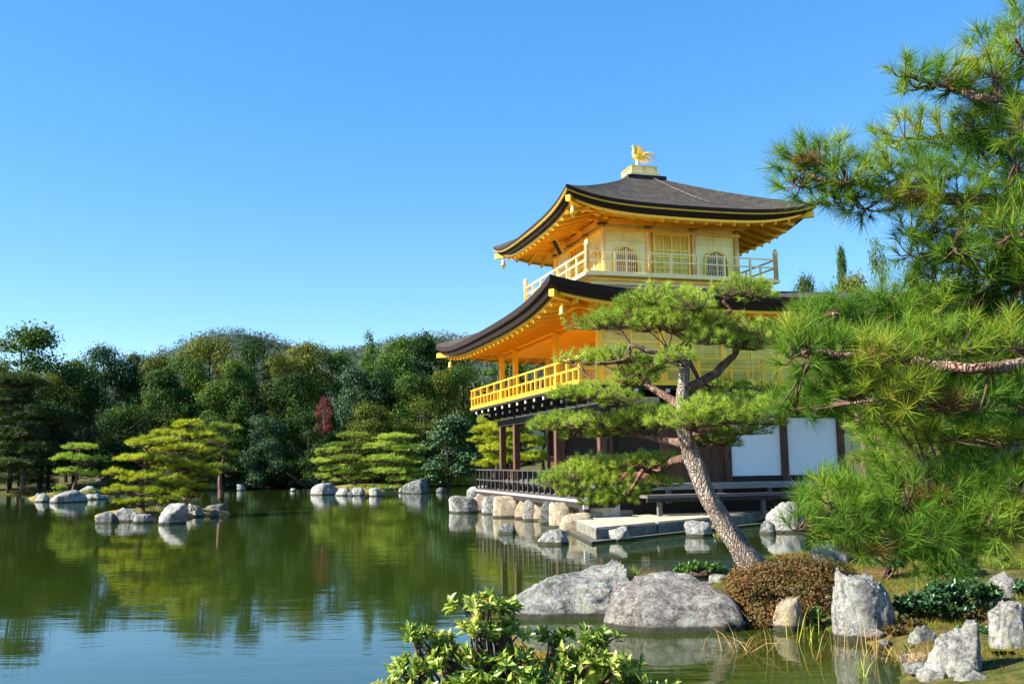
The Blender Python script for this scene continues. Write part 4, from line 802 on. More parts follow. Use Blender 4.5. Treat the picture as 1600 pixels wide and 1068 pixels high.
# ------------------------------------------------------------------ the leaning pine in the middle
YP = 18.0; base = gnd(1178, 889, .30); CP = thing('leaning_pine', 'leaning garden pine with flat clouds of needles in front of the pavilion', 'tree', base); YP = base.y
def P_(x, y, dy=0): return at(x, y, YP + dy) - base
random.seed(12); tp = [(1190, 902), (1176, 884), (1148, 845), (1124, 806), (1102, 765), (1086, 725), (1074, 690), (1068, 650), (1067, 612), (1070, 572), (1073, 538), (1078, 508), (1085, 480)]
tc = curve([P_(*q) for q in tp], 6); rad = np.interp(np.linspace(0, 1, len(tc)), [0, .06, .15, .4, .55, .72, .85, 1], [.33, .23, .165, .138, .122, .088, .066, .03])
MB().tube(tc, list(rad), 18, wob=.35).build('trunk', M['bark'], CP, recalc=False)
BR = {'b1': ([(1070, 716), (1048, 722), (1034, 740), (1004, 734), (962, 735), (925, 748)], .075, 1.2), 'b1b': ([(1004, 735), (988, 762), (972, 784)], .04, 1.25), 'b2': ([(1068, 692), (1032, 686), (990, 677), (945, 672), (900, 668), (860, 662)], .07, 1.0),
 'b3': ([(1074, 682), (1110, 670), (1142, 655), (1182, 645), (1222, 648)], .06, -.4), 'b4': ([(1064, 636), (1036, 616), (1012, 602), (1006, 582), (984, 590), (930, 618), (885, 625)], .07, .5), 'b5': ([(1072, 608), (1110, 588), (1142, 560), (1157, 540), (1190, 528), (1225, 528)], .085, .5),
 'b5b': ([(1157, 540), (1134, 524), (1112, 518), (1096, 508)], .05, .3), 'b6': ([(1070, 540), (1044, 546), (1018, 550), (985, 538), (980, 560), (930, 568)], .055, -.4), 'b7': ([(1074, 528), (1044, 516), (1020, 504), (985, 500), (925, 510)], .055, .3),
 'b8': ([(1078, 510), (1104, 516), (1128, 498), (1142, 484), (1130, 470), (1160, 455)], .05, -.2), 'b9': ([(1074, 655), (1110, 690), (1150, 690)], .045, .6), 'b10': ([(1078, 505), (1060, 485), (1035, 475)], .035, .2), 'b11': ([(1075, 560), (1100, 600), (1150, 606)], .04, .9)}
bpts = [Vector(p) for p in tc[20:]]
for k, (pts, r, dy) in BR.items():
    n = len(pts); cc = curve([P_(x, y, dy * min(1, i / 2)) for i, (x, y) in enumerate(pts)], 5, .012); mb = MB(); mb.tube(cc, taper(r, r * .3, len(cc)), 9, wob=.3); mb.build('branch', M['bark_red'], CP, recalc=False); bpts += cc[2:]
CPADS = [(1155, 448, 48, 20, -.2), (1180, 456, 30, 14, .3), (1032, 462, 66, 22, .2), (1075, 470, 40, 20, -.4), (932, 503, 48, 15, .3), (985, 492, 56, 22, .1), (1040, 500, 50, 22, -.3), (1104, 500, 42, 20, -.2), (1150, 512, 58, 22, .4), (1205, 518, 46, 22, .5), (1235, 512, 34, 22, .9),
 (912, 558, 42, 13, 1.2), (960, 556, 50, 17, 0.8), (1005, 570, 42, 16, 0.8), (1056, 556, 30, 13, -.6), (888, 612, 32, 13, .5), (930, 612, 50, 16, .4), (972, 622, 36, 11, .8), (1128, 604, 44, 11, .9), (1172, 604, 36, 9, 1.1), (1030, 645, 56, 16, 0.8), (885, 658, 52, 17, 0.8), (945, 656, 60, 18, 0.8), (990, 662, 40, 12, 0.8),
 (1100, 634, 46, 18, -.5), (1146, 628, 54, 18, -.2), (1205, 634, 58, 19, -.5), (1250, 630, 40, 18, .2), (1112, 684, 44, 18, .5), (1160, 668, 44, 14, .3), (1190, 655, 36, 12, -.2), (908, 738, 44, 18, 1.18), (900, 762, 36, 18, 1.05), (945, 742, 46, 20, 1.05), (940, 780, 32, 14, 1.05), (985, 724, 60, 11, 1.05), (1020, 714, 50, 9, 1.05), (975, 762, 40, 14, 1.05), (1030, 752, 34, 10, 1.05), (1070, 652, 60, 20, -.6), (1000, 475, 40, 18, .2), (1065, 490, 50, 22, .3), (960, 500, 40, 18, -.2), (1110, 525, 40, 18, -.3), (1180, 530, 46, 20, .2), (990, 590, 40, 14, .6), (868, 660, 40, 14, 1.0), (920, 672, 50, 14, 1.1), (1000, 650, 50, 16, .6), (1120, 650, 50, 18, -.6), (1180, 640, 50, 18, -.5), (880, 745, 40, 20, 1.1), (930, 720, 40, 14, 1.2), (960, 775, 36, 14, 1.1)]
for (x, y, hw, hh, dy) in CPADS:
    c = P_(x, y + hh * .35, dy); a = min(bpts, key=lambda q: (q - c).length + (.4 if q.z > c.z + .05 else 0)); s = (YP + dy) / FPX
    near_pad(CP, c, hw * s * 1.05, hw * s * .85, hh * s * 1.2, int(24 + hw * hh * .066), .115, .0062, 46, [M['needle'], M['twig']], a, .055, .009, -.3)

# ------------------------------------------------------------------ the near pine whose boughs hang in from the right
random.seed(21); NB = Vector((3.9, 5.6, .45)); NP = thing('overhanging_pine', 'near pine with long needles whose boughs hang in from the right edge', 'tree', NB)
def Q_(x, y, Y): return at(x, y, Y) - NB
tk = curve([(0, 0, -.3), (.05, 0, .6), (.0, .1, 1.5), (.1, .05, 2.6), (.0, .0, 3.6), (.1, -.1, 4.6), (.05, 0, 5.4)], 5); MB().tube(tk, taper(.2, .06, len(tk)), 14, wob=.3).build('trunk', M['bark_red'], NP, recalc=False)
NBR = [([(1850, 350), (1640, 322), (1560, 314), (1450, 310), (1392, 300), (1340, 288), (1292, 284), (1262, 272)], .045, 5.4), ([(1860, 240), (1660, 190), (1592, 160), (1530, 152), (1500, 140), (1462, 132)], .035, 5.2), ([(1850, 300), (1640, 246), (1560, 236), (1500, 216), (1440, 216)], .035, 5.7), ([(1850, 330), (1640, 320), (1530, 342), (1492, 372), (1500, 398), (1450, 400)], .03, 5.3),
 ([(1830, 560), (1640, 556), (1600, 567), (1520, 576), (1440, 567), (1395, 560), (1330, 556), (1275, 548)], .042, 5.0), ([(1500, 577), (1450, 600), (1400, 622), (1330, 630)], .02, 5.0), ([(1830, 380), (1650, 402), (1580, 432), (1520, 470), (1440, 490), (1360, 492), (1300, 490)], .035, 5.6), ([(1830, 640), (1650, 680), (1585, 702), (1540, 728), (1480, 770), (1400, 800), (1300, 800)], .032, 5.3), ([(1480, 770), (1470, 820), (1420, 845)], .02, 5.2), ([(1830, 100), (1660, 110), (1610, 90), (1585, 60)], .025, 5.0), ([(1650, 680), (1620, 740), (1560, 790), (1545, 820)], .024, 5.0), ([(1830, 420), (1660, 360), (1590, 370), (1560, 380)], .03, 5.1)]
nb = []
for pts, r, Y in NBR:
    full = [Q_(x, y, Y + .12 * math.sin(i * 1.7)) for i, (x, y) in enumerate(pts)]
    if pts[0][0] > 1700: full[0] = min(tk, key=lambda q: abs(q.z - full[0].z)) * 1.0
    cc = curve(full, 6, .008); mb = MB(); mb.tube(cc, taper(r, r * .3, len(cc)), 10, wob=.3); mb.build('branch', M['bark_red'], NP, recalc=False); nb += cc[6:]
NPADS = [(1450, 432, 50, 24, 5.5), (1525, 420, 50, 28, 5.4), (1592, 430, 40, 32, 5.3), (1485, 395, 40, 22, 5.5), (1560, 395, 36, 24, 5.4), (1325, 476, 50, 20, 5.6), (1398, 462, 54, 24, 5.5), (1270, 492, 36, 18, 5.7), (1545, 70, 36, 26, 5.3), (1530, 190, 44, 26, 5.4), (1575, 135, 40, 26, 5.2), (1545, 218, 46, 28, 5.6), (1590, 335, 40, 28, 5.3), (1535, 335, 46, 26, 5.5), (1600, 275, 36, 34, 5.5), (1510, 345, 44, 22, 5.6), (1600, 20, 26, 30, 5.2), (1450, 122, 58, 24, 5.2), (1420, 110, 30, 18, 5.1), (1500, 128, 30, 20, 5.3), (1560, 108, 44, 22, 5.1), (1592, 60, 22, 40, 5.0), (1560, 165, 46, 26, 5.3), (1590, 190, 34, 36, 5.1), (1412, 205, 62, 28, 5.7), (1480, 210, 52, 28, 5.6), (1535, 250, 56, 36, 5.5), (1262, 248, 50, 30, 5.4), (1300, 240, 36, 26, 5.5), (1330, 272, 46, 28, 5.3), (1246, 282, 34, 22, 5.4), (1395, 262, 56, 30, 5.4), (1455, 262, 50, 28, 5.3), (1296, 306, 50, 18, 5.5), (1350, 318, 54, 18, 5.4), (1420, 306, 48, 22, 5.3), (1490, 298, 56, 30, 5.2), (1560, 300, 44, 24, 5.4), (1445, 350, 46, 24, 5.3), (1430, 385, 40, 20, 5.4), (1500, 385, 36, 20, 5.2), (1570, 365, 34, 28, 5.1), (1590, 240, 30, 40, 5.2), (1595, 400, 24, 24, 5.2),
 (1296, 502, 56, 24, 5.6), (1360, 500, 62, 28, 5.5), (1436, 490, 68, 30, 5.5), (1515, 472, 62, 32, 5.6), (1585, 474, 46, 40, 5.5), (1246, 540, 34, 34, 5.0), (1290, 545, 48, 34, 5.1), (1345, 552, 60, 34, 5.0), (1415, 540, 62, 36, 5.2), (1500, 536, 66, 36, 5.2), (1580, 528, 46, 36, 5.1), (1325, 606, 52, 28, 5.1), (1395, 612, 66, 32, 5.0), (1268, 628, 46, 20, 5.2), (1225, 632, 34, 16, 5.3), (1460, 622, 60, 30, 5.0), (1535, 622, 56, 36, 5.0), (1592, 620, 32, 36, 5.0), (1330, 520, 60, 30, 5.8), (1420, 520, 60, 30, 5.9), (1500, 500, 60, 30, 5.8), (1370, 580, 60, 30, 5.6), (1470, 585, 60, 30, 5.7), (1560, 575, 50, 30, 5.6), (1420, 650, 60, 22, 5.6), (1372, 645, 40, 20, 5.5), (1280, 595, 44, 24, 5.4),
 (1298, 772, 50, 26, 5.3), (1258, 812, 32, 28, 5.2), (1320, 815, 46, 28, 5.2), (1365, 775, 66, 36, 5.3), (1440, 765, 66, 36, 5.2), (1520, 760, 66, 40, 5.1), (1588, 752, 36, 44, 5.0), (1400, 825, 62, 32, 5.2), (1470, 830, 60, 32, 5.1), (1550, 815, 48, 26, 5.0), (1440, 868, 50, 22, 5.2), (1490, 878, 36, 16, 5.1), (1362, 850, 40, 18, 5.2)]
random.seed(77); NB0 = len(NPADS)
for k in range(40):
    x, y = (random.uniform(1385, 1615), random.uniform(490, 735)) if k < 28 else (random.uniform(1300, 1610), random.uniform(750, 845))
    NPADS.append((x, y, random.uniform(42, 66), random.uniform(22, 34), random.uniform(5.6, 7.2)))
for i, (x, y, hw, hh, Y) in enumerate(NPADS):
    c = Q_(x, y + hh * .2, Y); s = Y / FPX; a = min(nb, key=lambda q: (q - c).length); rx = hw * s * .92
    near_pad(NP, c, rx, rx * .9, hh * s * 1.1, int(9 + hw * hh * .0066), .138, .0030, 76, [M['needle_near'], M['twig']], a, .07, .006 if i < NB0 else .004)
    if i % 8 == 3: pad(NP, c - Vector((0, .02, hh * s * .35)), rx * .75, rx * .7, hh * s * .45, 6, .11, .0026, 40, [M['needle_dead'], M['twig']], a, 2, .004, 'dead_needles', (.3, 1.5))

# ------------------------------------------------------------------ rocks
_ico = {}
def ico(n):
    if n not in _ico:
        bm = bmesh.new(); bmesh.ops.create_icosphere(bm, subdivisions=n, radius=1); bm.verts.ensure_lookup_table()
        _ico[n] = (np.array([tuple(v.co) for v in bm.verts]), np.array([[v.index for v in f.verts] for f in bm.faces])); bm.free()
    return _ico[n]
def fnoise(P, sc, seed): return np.array([mnoise.fractal(Vector(p) * sc + Vector((seed * 7.1, seed * 3.3, seed)), .9, 2.1, 4) for p in P])
def ghit(x, y):
    r = ray(x, y); t = np.linspace(4, 60, 3000); q = r[None, :] * (t / r[1])[:, None] + np.array([0, 0, CH]); hh = np.maximum(height(q[:, 0], q[:, 1]), 0); k = int(np.argmax(q[:, 2] < hh)); return Vector(q[k])
def rock(label, x0, x1, yt, yb, m='stone', seed=1, sub=4, z=0, sharp=.5, group=None, dep=.8, peak=0, name='rock', dY=0, sq=.75, prof=None):
    """pixel outline of the visible rock: left, right, top, foot (foot standing at height z)"""
    p = gnd((x0 + x1) / 2, yb, z) if z is not None else ghit((x0 + x1) / 2, yb); w = (x1 - x0) * p.y / FPX; h = max(.05, at((x0 + x1) / 2, yt, p.y + w * dep * .42).z - p.z + (.34 if z is None else 0)); rng = np.random.default_rng(seed * 13 + 5); D, F = ico(sub)
    r = np.full(len(D), 9.)
    npl = 13 if sub > 4 else 9
    for i in range(npl):
        nrm = unit(rng.normal(size=3)); nrm[2] = abs(nrm[2]) * .9 if i % 4 else nrm[2]; c = D @ unit(nrm); k = rng.uniform(.62 if sub > 4 else .5, 1.0); r = np.minimum(r, np.where(c > .05, k / np.maximum(c, .05), 9.))
    r = np.minimum(r, 1.3); r = r * max(sharp, .75) + (1 - max(sharp, .75)) * np.minimum(r, 1.0); P = D * r[:, None]
    rg = lambda sc, k: 1 - 2 * np.abs(fnoise(D, sc, seed + k))
    P = P * (1 + .11 * fnoise(D, 1.5, seed) + .06 * rg(2.2, 3) + (.045 * fnoise(D, 6, seed + 5) if sub > 4 else .10 * rg(3.4, 2) + .06 * fnoise(D, 8, seed + 5)) + (.02 * fnoise(D, 17, seed + 7) + .012 * fnoise(D, 42, seed) if sub > 4 else 0))[:, None]
    P = np.sign(P) * np.abs(P) ** sq
    if peak: P[:, 0] += peak * np.maximum(P[:, 2], 0); 
    lo, hi = P.min(0), P.max(0); P[:, 0] = (P[:, 0] - (lo[0] + hi[0]) / 2) / (hi[0] - lo[0]) * w; P[:, 1] = P[:, 1] / (hi[1] - lo[1]) * w * dep
    if prof:
        X_ = np.clip(P[:, 0] / w, -.499, .499); bi = ((X_ + .5) * 24).astype(int); sil = np.array([max(P[bi == j, 2].max() if (bi == j).any() else 0, .12 * hi[2]) for j in range(24)]); sil = np.convolve(np.pad(sil, 2, 'edge'), np.ones(5) / 5, 'valid')
        fz = np.interp(X_, *zip(*prof)) * hi[2] / np.interp(X_, (np.arange(24) + .5) / 24 - .5, sil); P[:, 2] = np.where(P[:, 2] > 0, P[:, 2] * np.minimum(fz, 2.2), P[:, 2]); hi = P.max(0)
    zz = P[:, 2] / hi[2]; P[:, 2] = np.where(zz > -.25, (zz + .25) / 1.25 * (h + .12) - .12, -.12 + (zz + .25) * h * .6)
    me = fast_mesh(name, P, F, [M[m]]); me.polygons.foreach_set('use_smooth', np.ones(len(F), bool))
    o = link(name, me); o.location = (p.x, p.y + w * dep * .42 + dY, p.z - (.34 if z is None else 0)); return tag(o, label, 'rock', group)
G1, G2, G3, G4 = 'boulders on the near bank', 'foundation stones under the veranda', 'rocks standing in the water by the pavilion', 'rocks round the islets'
rock('large pale grey lichened boulder left of the reddish one', 796, 1004, 873, 967, 'stone', 3, 5, 0, .6, G1, .8, 0, prof=[(-.5, .2), (-.42, .42), (-.28, .66), (-.1, .76), (.12, .80), (.25, .88), (.36, 1), (.43, .96), (.48, .7), (.5, .45)])
rock('large reddish brown boulder right of the pale lichened one', 948, 1168, 896, 985, 'stone_warm', 8, 5, 0, .55, G1, .75, prof=[(-.5, .3), (-.44, .62), (-.3, .86), (-.08, 1), (.14, .95), (.3, .8), (.4, .55), (.5, .25)])
rock('tall upright pale boulder on the near shore right of the rust shrub', 1306, 1408, 882, 1000, 'stone_pale', 12, 5, .02, .8, G1, .6, prof=[(-.5, .75), (-.42, 1.0), (-.25, 1), (.15, .98), (.32, .9), (.42, .7), (.5, .4)])
rock('cream stone set into the front of the rust shrub', 1214, 1262, 930, 984, 'stone_cream', 15, 4, .02, .6, G1, .6)
rock('small cream stone between the rust shrub and the tall pale boulder', 1284, 1312, 925, 956, 'stone_cream', 17, 4, None, .5, G1)
rock('pale slanting boulder at the lower right by the water', 1453, 1556, 966, 1054, 'stone_pale', 22, 5, None, .8, G1, .7, .15)
rock('low grey stone in front of the slanting boulder', 1500, 1580, 1032, 1064, 'stone', 25, 4, None, .5, G1)
rock('white boulder cut by the right edge of the photo', 1556, 1632, 936, 1012, 'stone_pale', 28, 5, None, .7, G1, .7)
rock('brown stone at the foot of the moss mound', 1538, 1618, 892, 934, 'stone_warm', 31, 4, None, .6, G1)
rock('flat grey stone beside the dark green shrub', 1426, 1482, 972, 1000, 'stone', 33, 4, None, .6, G1)
rock('grey stone half hidden below the near pine boughs', 1262, 1336, 846, 882, 'stone_pale', 36, 4, None, .6, G1)
rock('dark flat ledge behind the reddish boulder', 1000, 1076, 890, 908, 'stone_dark', 38, 4, 0, .6, G1)
rock('dark rock alone in the water left of the landing', 774, 807, 816, 834, 'stone_dark', 41, 4, 0, .7, G3)
rock('two-toned rock, pale top and dark side, in front of the landing corner', 841, 890, 825, 851, 'stone', 44, 4, 0, .8, G3)
rock('blocky rock with a dark right side below the landing edge', 937, 988, 820, 846, 'stone_pale', 47, 4, 0, .9, G3)
rock('grey rock in the water just left of the leaning trunk', 1073, 1116, 812, 838, 'stone', 50, 4, 0, .7, G3)
rock('small dark rock beside the white boulder at the landing end', 1189, 1218, 813, 834, 'stone_dark', 53, 4, 0, .7, G3)
rock('white boulder at the right end of the stone landing', 1203, 1262, 782, 832, 'stone_pale', 55, 4, 0, .6, G3)
rock('dark flat rock in the pond off the far left veranda corner', 681, 698, 761, 769, 'stone_dark', 57, 3, 0, .5, G3)
for i, (lab, a, b, t, f, mm, sh) in enumerate([
 ('grey-green foundation rock jutting into the water at the left end', 705, 746, 777, 801, 'stone', .5), ('upper grey foundation rock below the far deck corner', 733, 762, 761, 786, 'stone', .6), ('pinkish cream foundation stone, next to the jutting grey one', 742, 764, 774, 799, 'stone_cream', .5),
 ('grey tilted foundation stone between two cream ones', 757, 777, 777, 803, 'stone', .8), ('broad cream foundation block, widest of the row', 775, 812, 778, 808, 'stone_cream', .9), ('narrow cream foundation stone right of the broad block', 809, 826, 783, 810, 'stone_cream', .6), ('brown and grey foundation stone with a dark hollow', 820, 842, 783, 813, 'stone_warm', .8),
 ('cream foundation stone left of the dark upright one', 835, 852, 785, 813, 'stone_cream', .7), ('dark grey upright foundation stone', 848, 869, 786, 818, 'stone_dark', .8), ('large cream foundation stone right of the dark upright one', 864, 900, 787, 824, 'stone_cream', .7), ('orange-brown foundation stone by the landing', 884, 912, 788, 818, 'stone_warm', .6), ('low cream foundation stone where the landing meets the base', 880, 926, 805, 832, 'stone_cream', .5)]):
    rock(lab, a - 5, b + 5, t - 4, f, mm, 60 + i, 4, 0, sh, G2, .6, sq=.6)
for i, (lab, a, b, t, f, mm, sh) in enumerate([
 ('dark low rock at the left end of the front islet', 147, 181, 795, 817, 'stone_dark', .6), ('broad grey rock left of the front pine trunk', 177, 216, 788, 815, 'stone', .7), ('low rock at the foot of the front pine trunk', 203, 234, 799, 817, 'stone', .5), ('pale pointed rock leaning at the front of the islet', 243, 285, 779, 819, 'stone_pale', .9),
 ('pale upright rock right of the pointed one on the front islet', 284, 317, 781, 807, 'stone_pale', .8), ('flat dark rock at the right tip of the front islet', 308, 352, 783, 801, 'stone_dark', .6), ('small stone behind the pointed rock', 228, 252, 788, 800, 'stone', .6),
 ('small round rock at the far left islet, standing apart', 49, 73, 767, 784, 'stone', .5), ('broad pale rock under the small far left pine', 74, 126, 761, 785, 'stone_pale', .6), ('grey rock right of the small far left pine trunk', 122, 150, 755, 777, 'stone', .7), ('dark rock peeping over the far left islet', 138, 168, 738, 763, 'stone_dark', .7), ('low grey stone at the right end of the far left islet', 134, 164, 769, 780, 'stone', .5),
 ('long pale rock at the left end of the right islet', 478, 525, 750, 773, 'stone_pale', .6), ('grey stone second along the front of the right islet', 520, 546, 757, 774, 'stone', .7), ('pale stone in the middle of the front of the right islet', 545, 568, 759, 774, 'stone_pale', .7), ('pale stone right of the middle on the right islet', 574, 597, 759, 775, 'stone_pale', .8), ('dark shaded rocky lump at the right end of the right islet', 626, 667, 742, 771, 'stone_dark', .7), ('small dark rock at the right tip of the right islet', 655, 672, 750, 768, 'stone_dark', .6),
 ('bluish dark boulder on the bank below the layered pine', 386, 445, 746, 762, 'stone_dark', .6), ('small pale stone standing in the water off the bank', 452, 462, 761, 767, 'stone_pale', .7), ('grey stone on the bank edge left of the right islet', 456, 470, 745, 756, 'stone', .6), ('small pale stone on the bank right of the left islet', 352, 366, 752, 764, 'stone_pale', .6), ('low dark stone on the bank behind the left islet', 318, 346, 752, 766, 'stone_dark', .6), ('small pale stone at the bank edge under the bluish conifer', 368, 384, 754, 766, 'stone_pale', .6)]):
    rock(lab, a, b, t + (f - t) * .16, f, mm if mm != 'stone_pale' or i % 2 else 'stone', 90 + i, 4, 0, sh, G4, .8, random.uniform(-.35, .35))

random.seed(5)
for k, (ca, cb, a0, a1) in enumerate([(245, 806, 100, 40), (105, 777, 50, 20), (575, 768, 85, 30)]):
    for j in range(9):
        x = ca + random.uniform(-1, 1) * a0; y = cb + random.uniform(-.2, .45) * 14 * (1 - ((x - ca) / a0) ** 2); w = random.uniform(6, 15)
        rock('small angular stone squeezed between the larger rocks at the edge of an islet', x - w / 2, x + w / 2, y - w * random.uniform(.4, .8), y + 1, random.choice(['stone', 'stone_dark', 'stone_pale']), 130 + k * 10 + j, 3, .02, .9, 'small stones at the edges of the islets')
# ------------------------------------------------------------------ stone landing
LD = thing('stone_landing', 'low pale stone boat landing with a front edge painted dark for shade, damp at the foot, before the pavilion', 'landing', (0, 0, 0))
def slab(poly, z0, z1, name, m):
    mb = MB().prism(poly, lambda a, b, d: Vector((a, b, d)), z0, z1); return mb.build(name, m, LD, .03)
p1, p2 = gnd(930, 826, .33), gnd(1206, 800, .33); q1 = gnd(893, 811, .33); d_ = (p2 - p1).normalized(); back = (q1 - p1)
p2 = p1 + d_ * (p2 - p1).length; q2 = p2 + back * 1.1
def lp(s, t): q = p1 + (p2 - p1) * s + back * t; return (q.x, q.y)
cuts = [0, .30, .62, 1.0]
for a, b in zip(cuts[:-1], cuts[1:]): slab([lp(a + .003, 0), lp(b - .003, 0), lp(b - .003, .9), lp(a + .003, .9)], .02, .33, 'edge_slab', M['slab'] if a == 0 and False else M['slab_shade'])
for a, b in zip(cuts[:-1], cuts[1:]):
    for c, e in ((.02, .42), (.425, .895)): slab([lp(a + .006, c), lp(b - .006, c), lp(b - .006, e), lp(a + .006, e)], .331, .362, 'paving_slab', M['slab'])
slab([lp(-.03, -.10), lp(1.02, -.10), lp(1.02, .95), lp(-.03, .95)], -.3, .07, 'footing', M['slab_shade'])
slab([lp(.02, .905), lp(1.25, .905), lp(1.25, 1.02), lp(.02, 1.02)], .1, .50, 'kerb', M['slab'])

# ------------------------------------------------------------------ shrubs, grasses, reeds
def leaf_fold(base, d, up, ln, wd):
    """pointed folded leaves: 2 triangles each"""
    s = unit(np.cross(d, up)); n = unit(np.cross(s, d)); mid = base + d * (ln * .55)[:, None]
    l, r = mid + s * (wd / 2)[:, None] + n * (wd * .22)[:, None], mid - s * (wd / 2)[:, None] + n * (wd * .22)[:, None]; tip = base + d * ln[:, None] - n * (ln * .10)[:, None]
    v = np.stack([base, l, tip, r], 1).reshape(-1, 3); k = np.arange(len(base))[:, None] * 4; return v, np.concatenate([k + [0, 2, 1], k + [0, 3, 2]])
def rosette_shrub(name, label, foot, pads, Y, nros, lsize, mt, group=None, per=11, cat='shrub', stem='twig', wr=.42):
    root = thing(name, label, cat, foot, 0, group); C_, A_ = [], []; sm = MB()
    for (x, y, hw, hh, dy) in pads:
        c = at(x, y, Y + dy) - foot; s = (Y + dy) / FPX; m = int(nros * hw * hh / 1000) + 3
        P, D = cloud_points((0, 0, 0), hw * s, hw * s * .8, hh * s * 1.15, m, 4); P = P + np.array(c); C_.append(P); A_.append(unit(D + np.array([0, -.15, .7])))
        for i in range(0, len(P), 2):
            q = Vector(P[i]); st = Vector((c.x * .35 + random.uniform(-.1, .1), c.y * .4, min(0, c.z * .1))); hub = Vector((c.x, c.y, c.z - hh * s * .6))
            cc = curve([st, hub.lerp(st, .35) + Vector((random.uniform(-.05, .05),) * 3), hub.lerp(q, .5), q], 3); sm.tube(cc, taper(.010, .0035, len(cc)), 4, cap=False)
    P, D = np.concatenate(C_), np.concatenate(A_); n = len(P); c, a = np.repeat(P, per, 0), np.repeat(D, per, 0); q = rdir(n * per); q = unit(q - (q * a).sum(1, keepdims=True) * a)
    th = RNG.uniform(.35, 1.55, n * per)[:, None]; d = a * np.cos(th) + q * np.sin(th); ln = lsize * RNG.uniform(.6, 1.25, n * per); base = c - a * RNG.uniform(0, .8, n * per)[:, None] * lsize * .6
    V, F = leaf_fold(base, d, a + .2 * rdir(n * per), ln, ln * wr); link('foliage', fast_mesh('foliage', V, F, [M[mt]]), root); sm.build('stem', M[stem], root, recalc=False); return root
random.seed(33)
rosette_shrub('rhododendron_shrub', 'leafy shrub with light green rosettes rising at the bottom of the photo', at(800, 1150, 5.3), [(752, 948, 52, 22, .1), (790, 950, 26, 18, .2), (745, 985, 30, 20, 0), (782, 990, 52, 30, .1), (650, 992, 26, 16, 0), (690, 1000, 18, 12, .1), (640, 1048, 40, 24, -.1), (705, 1030, 56, 30, 0), (790, 1040, 66, 36, 0), (725, 1070, 90, 26, -.2), (866, 1000, 32, 20, .3), (930, 1002, 44, 26, .2), (900, 1035, 52, 26, .1), (960, 1040, 46, 26, .1), (850, 1070, 90, 24, -.1), (985, 1066, 44, 18, .1), (620, 1075, 40, 16, -.1), (1030, 1078, 34, 12, .1)], 5.3, 15, .060, 'leaf_shrub', per=12)
rosette_shrub('green_bush', 'small bright green bush left of the foot of the leaning pine', gnd(1096, 905, .2), [(1096, 888, 40, 14, 0), (1075, 890, 22, 10, -.1), (1120, 894, 22, 9, .1)], 16.2, 130, .075, 'leaf_bush')
rosette_shrub('dark_shrub', 'low dark green spreading shrub right of the tall pale boulder', gnd(1480, 960, .22), [(1500, 925, 62, 22, 0), (1440, 942, 44, 18, -.2), (1540, 930, 30, 20, .2), (1490, 895, 44, 16, .4), (1412, 952, 26, 12, -.2), (1480, 950, 60, 12, -.2)], 11.3, 75, .085, 'leaf_deep')
rosette_shrub('green_bush', 'small green plant between the flat grey stone and the slanting boulder', gnd(1458, 1010, .1), [(1456, 1000, 28, 11, 0)], 10.6, 150, .06, 'leaf_bush', per=9)
rosette_shrub('green_bush', 'small green plant below the white boulder at the right edge', gnd(1575, 1035, .25), [(1572, 1018, 34, 14, 0)], 9.9, 130, .06, 'leaf_bush', per=9)
rosette_shrub('rust_plant', 'reddish little plant below the dark green shrub', gnd(1408, 1000, .15), [(1408, 985, 22, 12, 0)], 11.2, 160, .05, 'leaf_rust', per=9)
# rust coloured dome shrub
RS = thing('rust_shrub', 'rust coloured dense low shrub at the foot of the leaning pine', 'shrub', gnd(1235, 968, .08)); parts = []
for (x, y, hw, hh, Y) in [(1195, 925, 66, 46, 12.7), (1262, 908, 76, 42, 13.1), (1250, 945, 76, 42, 12.4), (1168, 945, 40, 40, 12.2), (1310, 912, 34, 34, 13.0), (1205, 965, 64, 26, 12.0)]:
    c = at(x, y, Y) - RS.location; s = Y / FPX; m = int(hw * hh * 2.6); d = rdir(m); rr_ = np.array([hw * s, hw * s * .75, hh * s]); p = np.array(c) + d * rr_ * (RNG.uniform(.72, 1.04, m) * (1 + .09 * np.sin(d[:, 0] * 9 + x) * np.cos(d[:, 2] * 8)))[:, None]; parts.append(leaf_quads(p, d + np.array([0, 0, .4]), .019, .9, .6))
    d = rdir(m // 4); p = np.array(c) + d * rr_ * RNG.uniform(.3, .75, m // 4)[:, None]; parts.append(leaf_quads(p, d, .03, .9, .6))
V, F = join(parts); link('foliage', fast_mesh('foliage', V, F, [M['leaf_rust']]), RS); sm = MB()
for k in range(14): a = random.uniform(0, 6.28); sm.tube([(random.uniform(-.2, .2), .4, -.1), (.3 * math.cos(a), .45 + .12 * math.sin(a), .2), (.42 * math.cos(a), .45 + .2 * math.sin(a), .34)], [.009, .006, .003], 4)
sm.build('stem', M['twig'], RS)
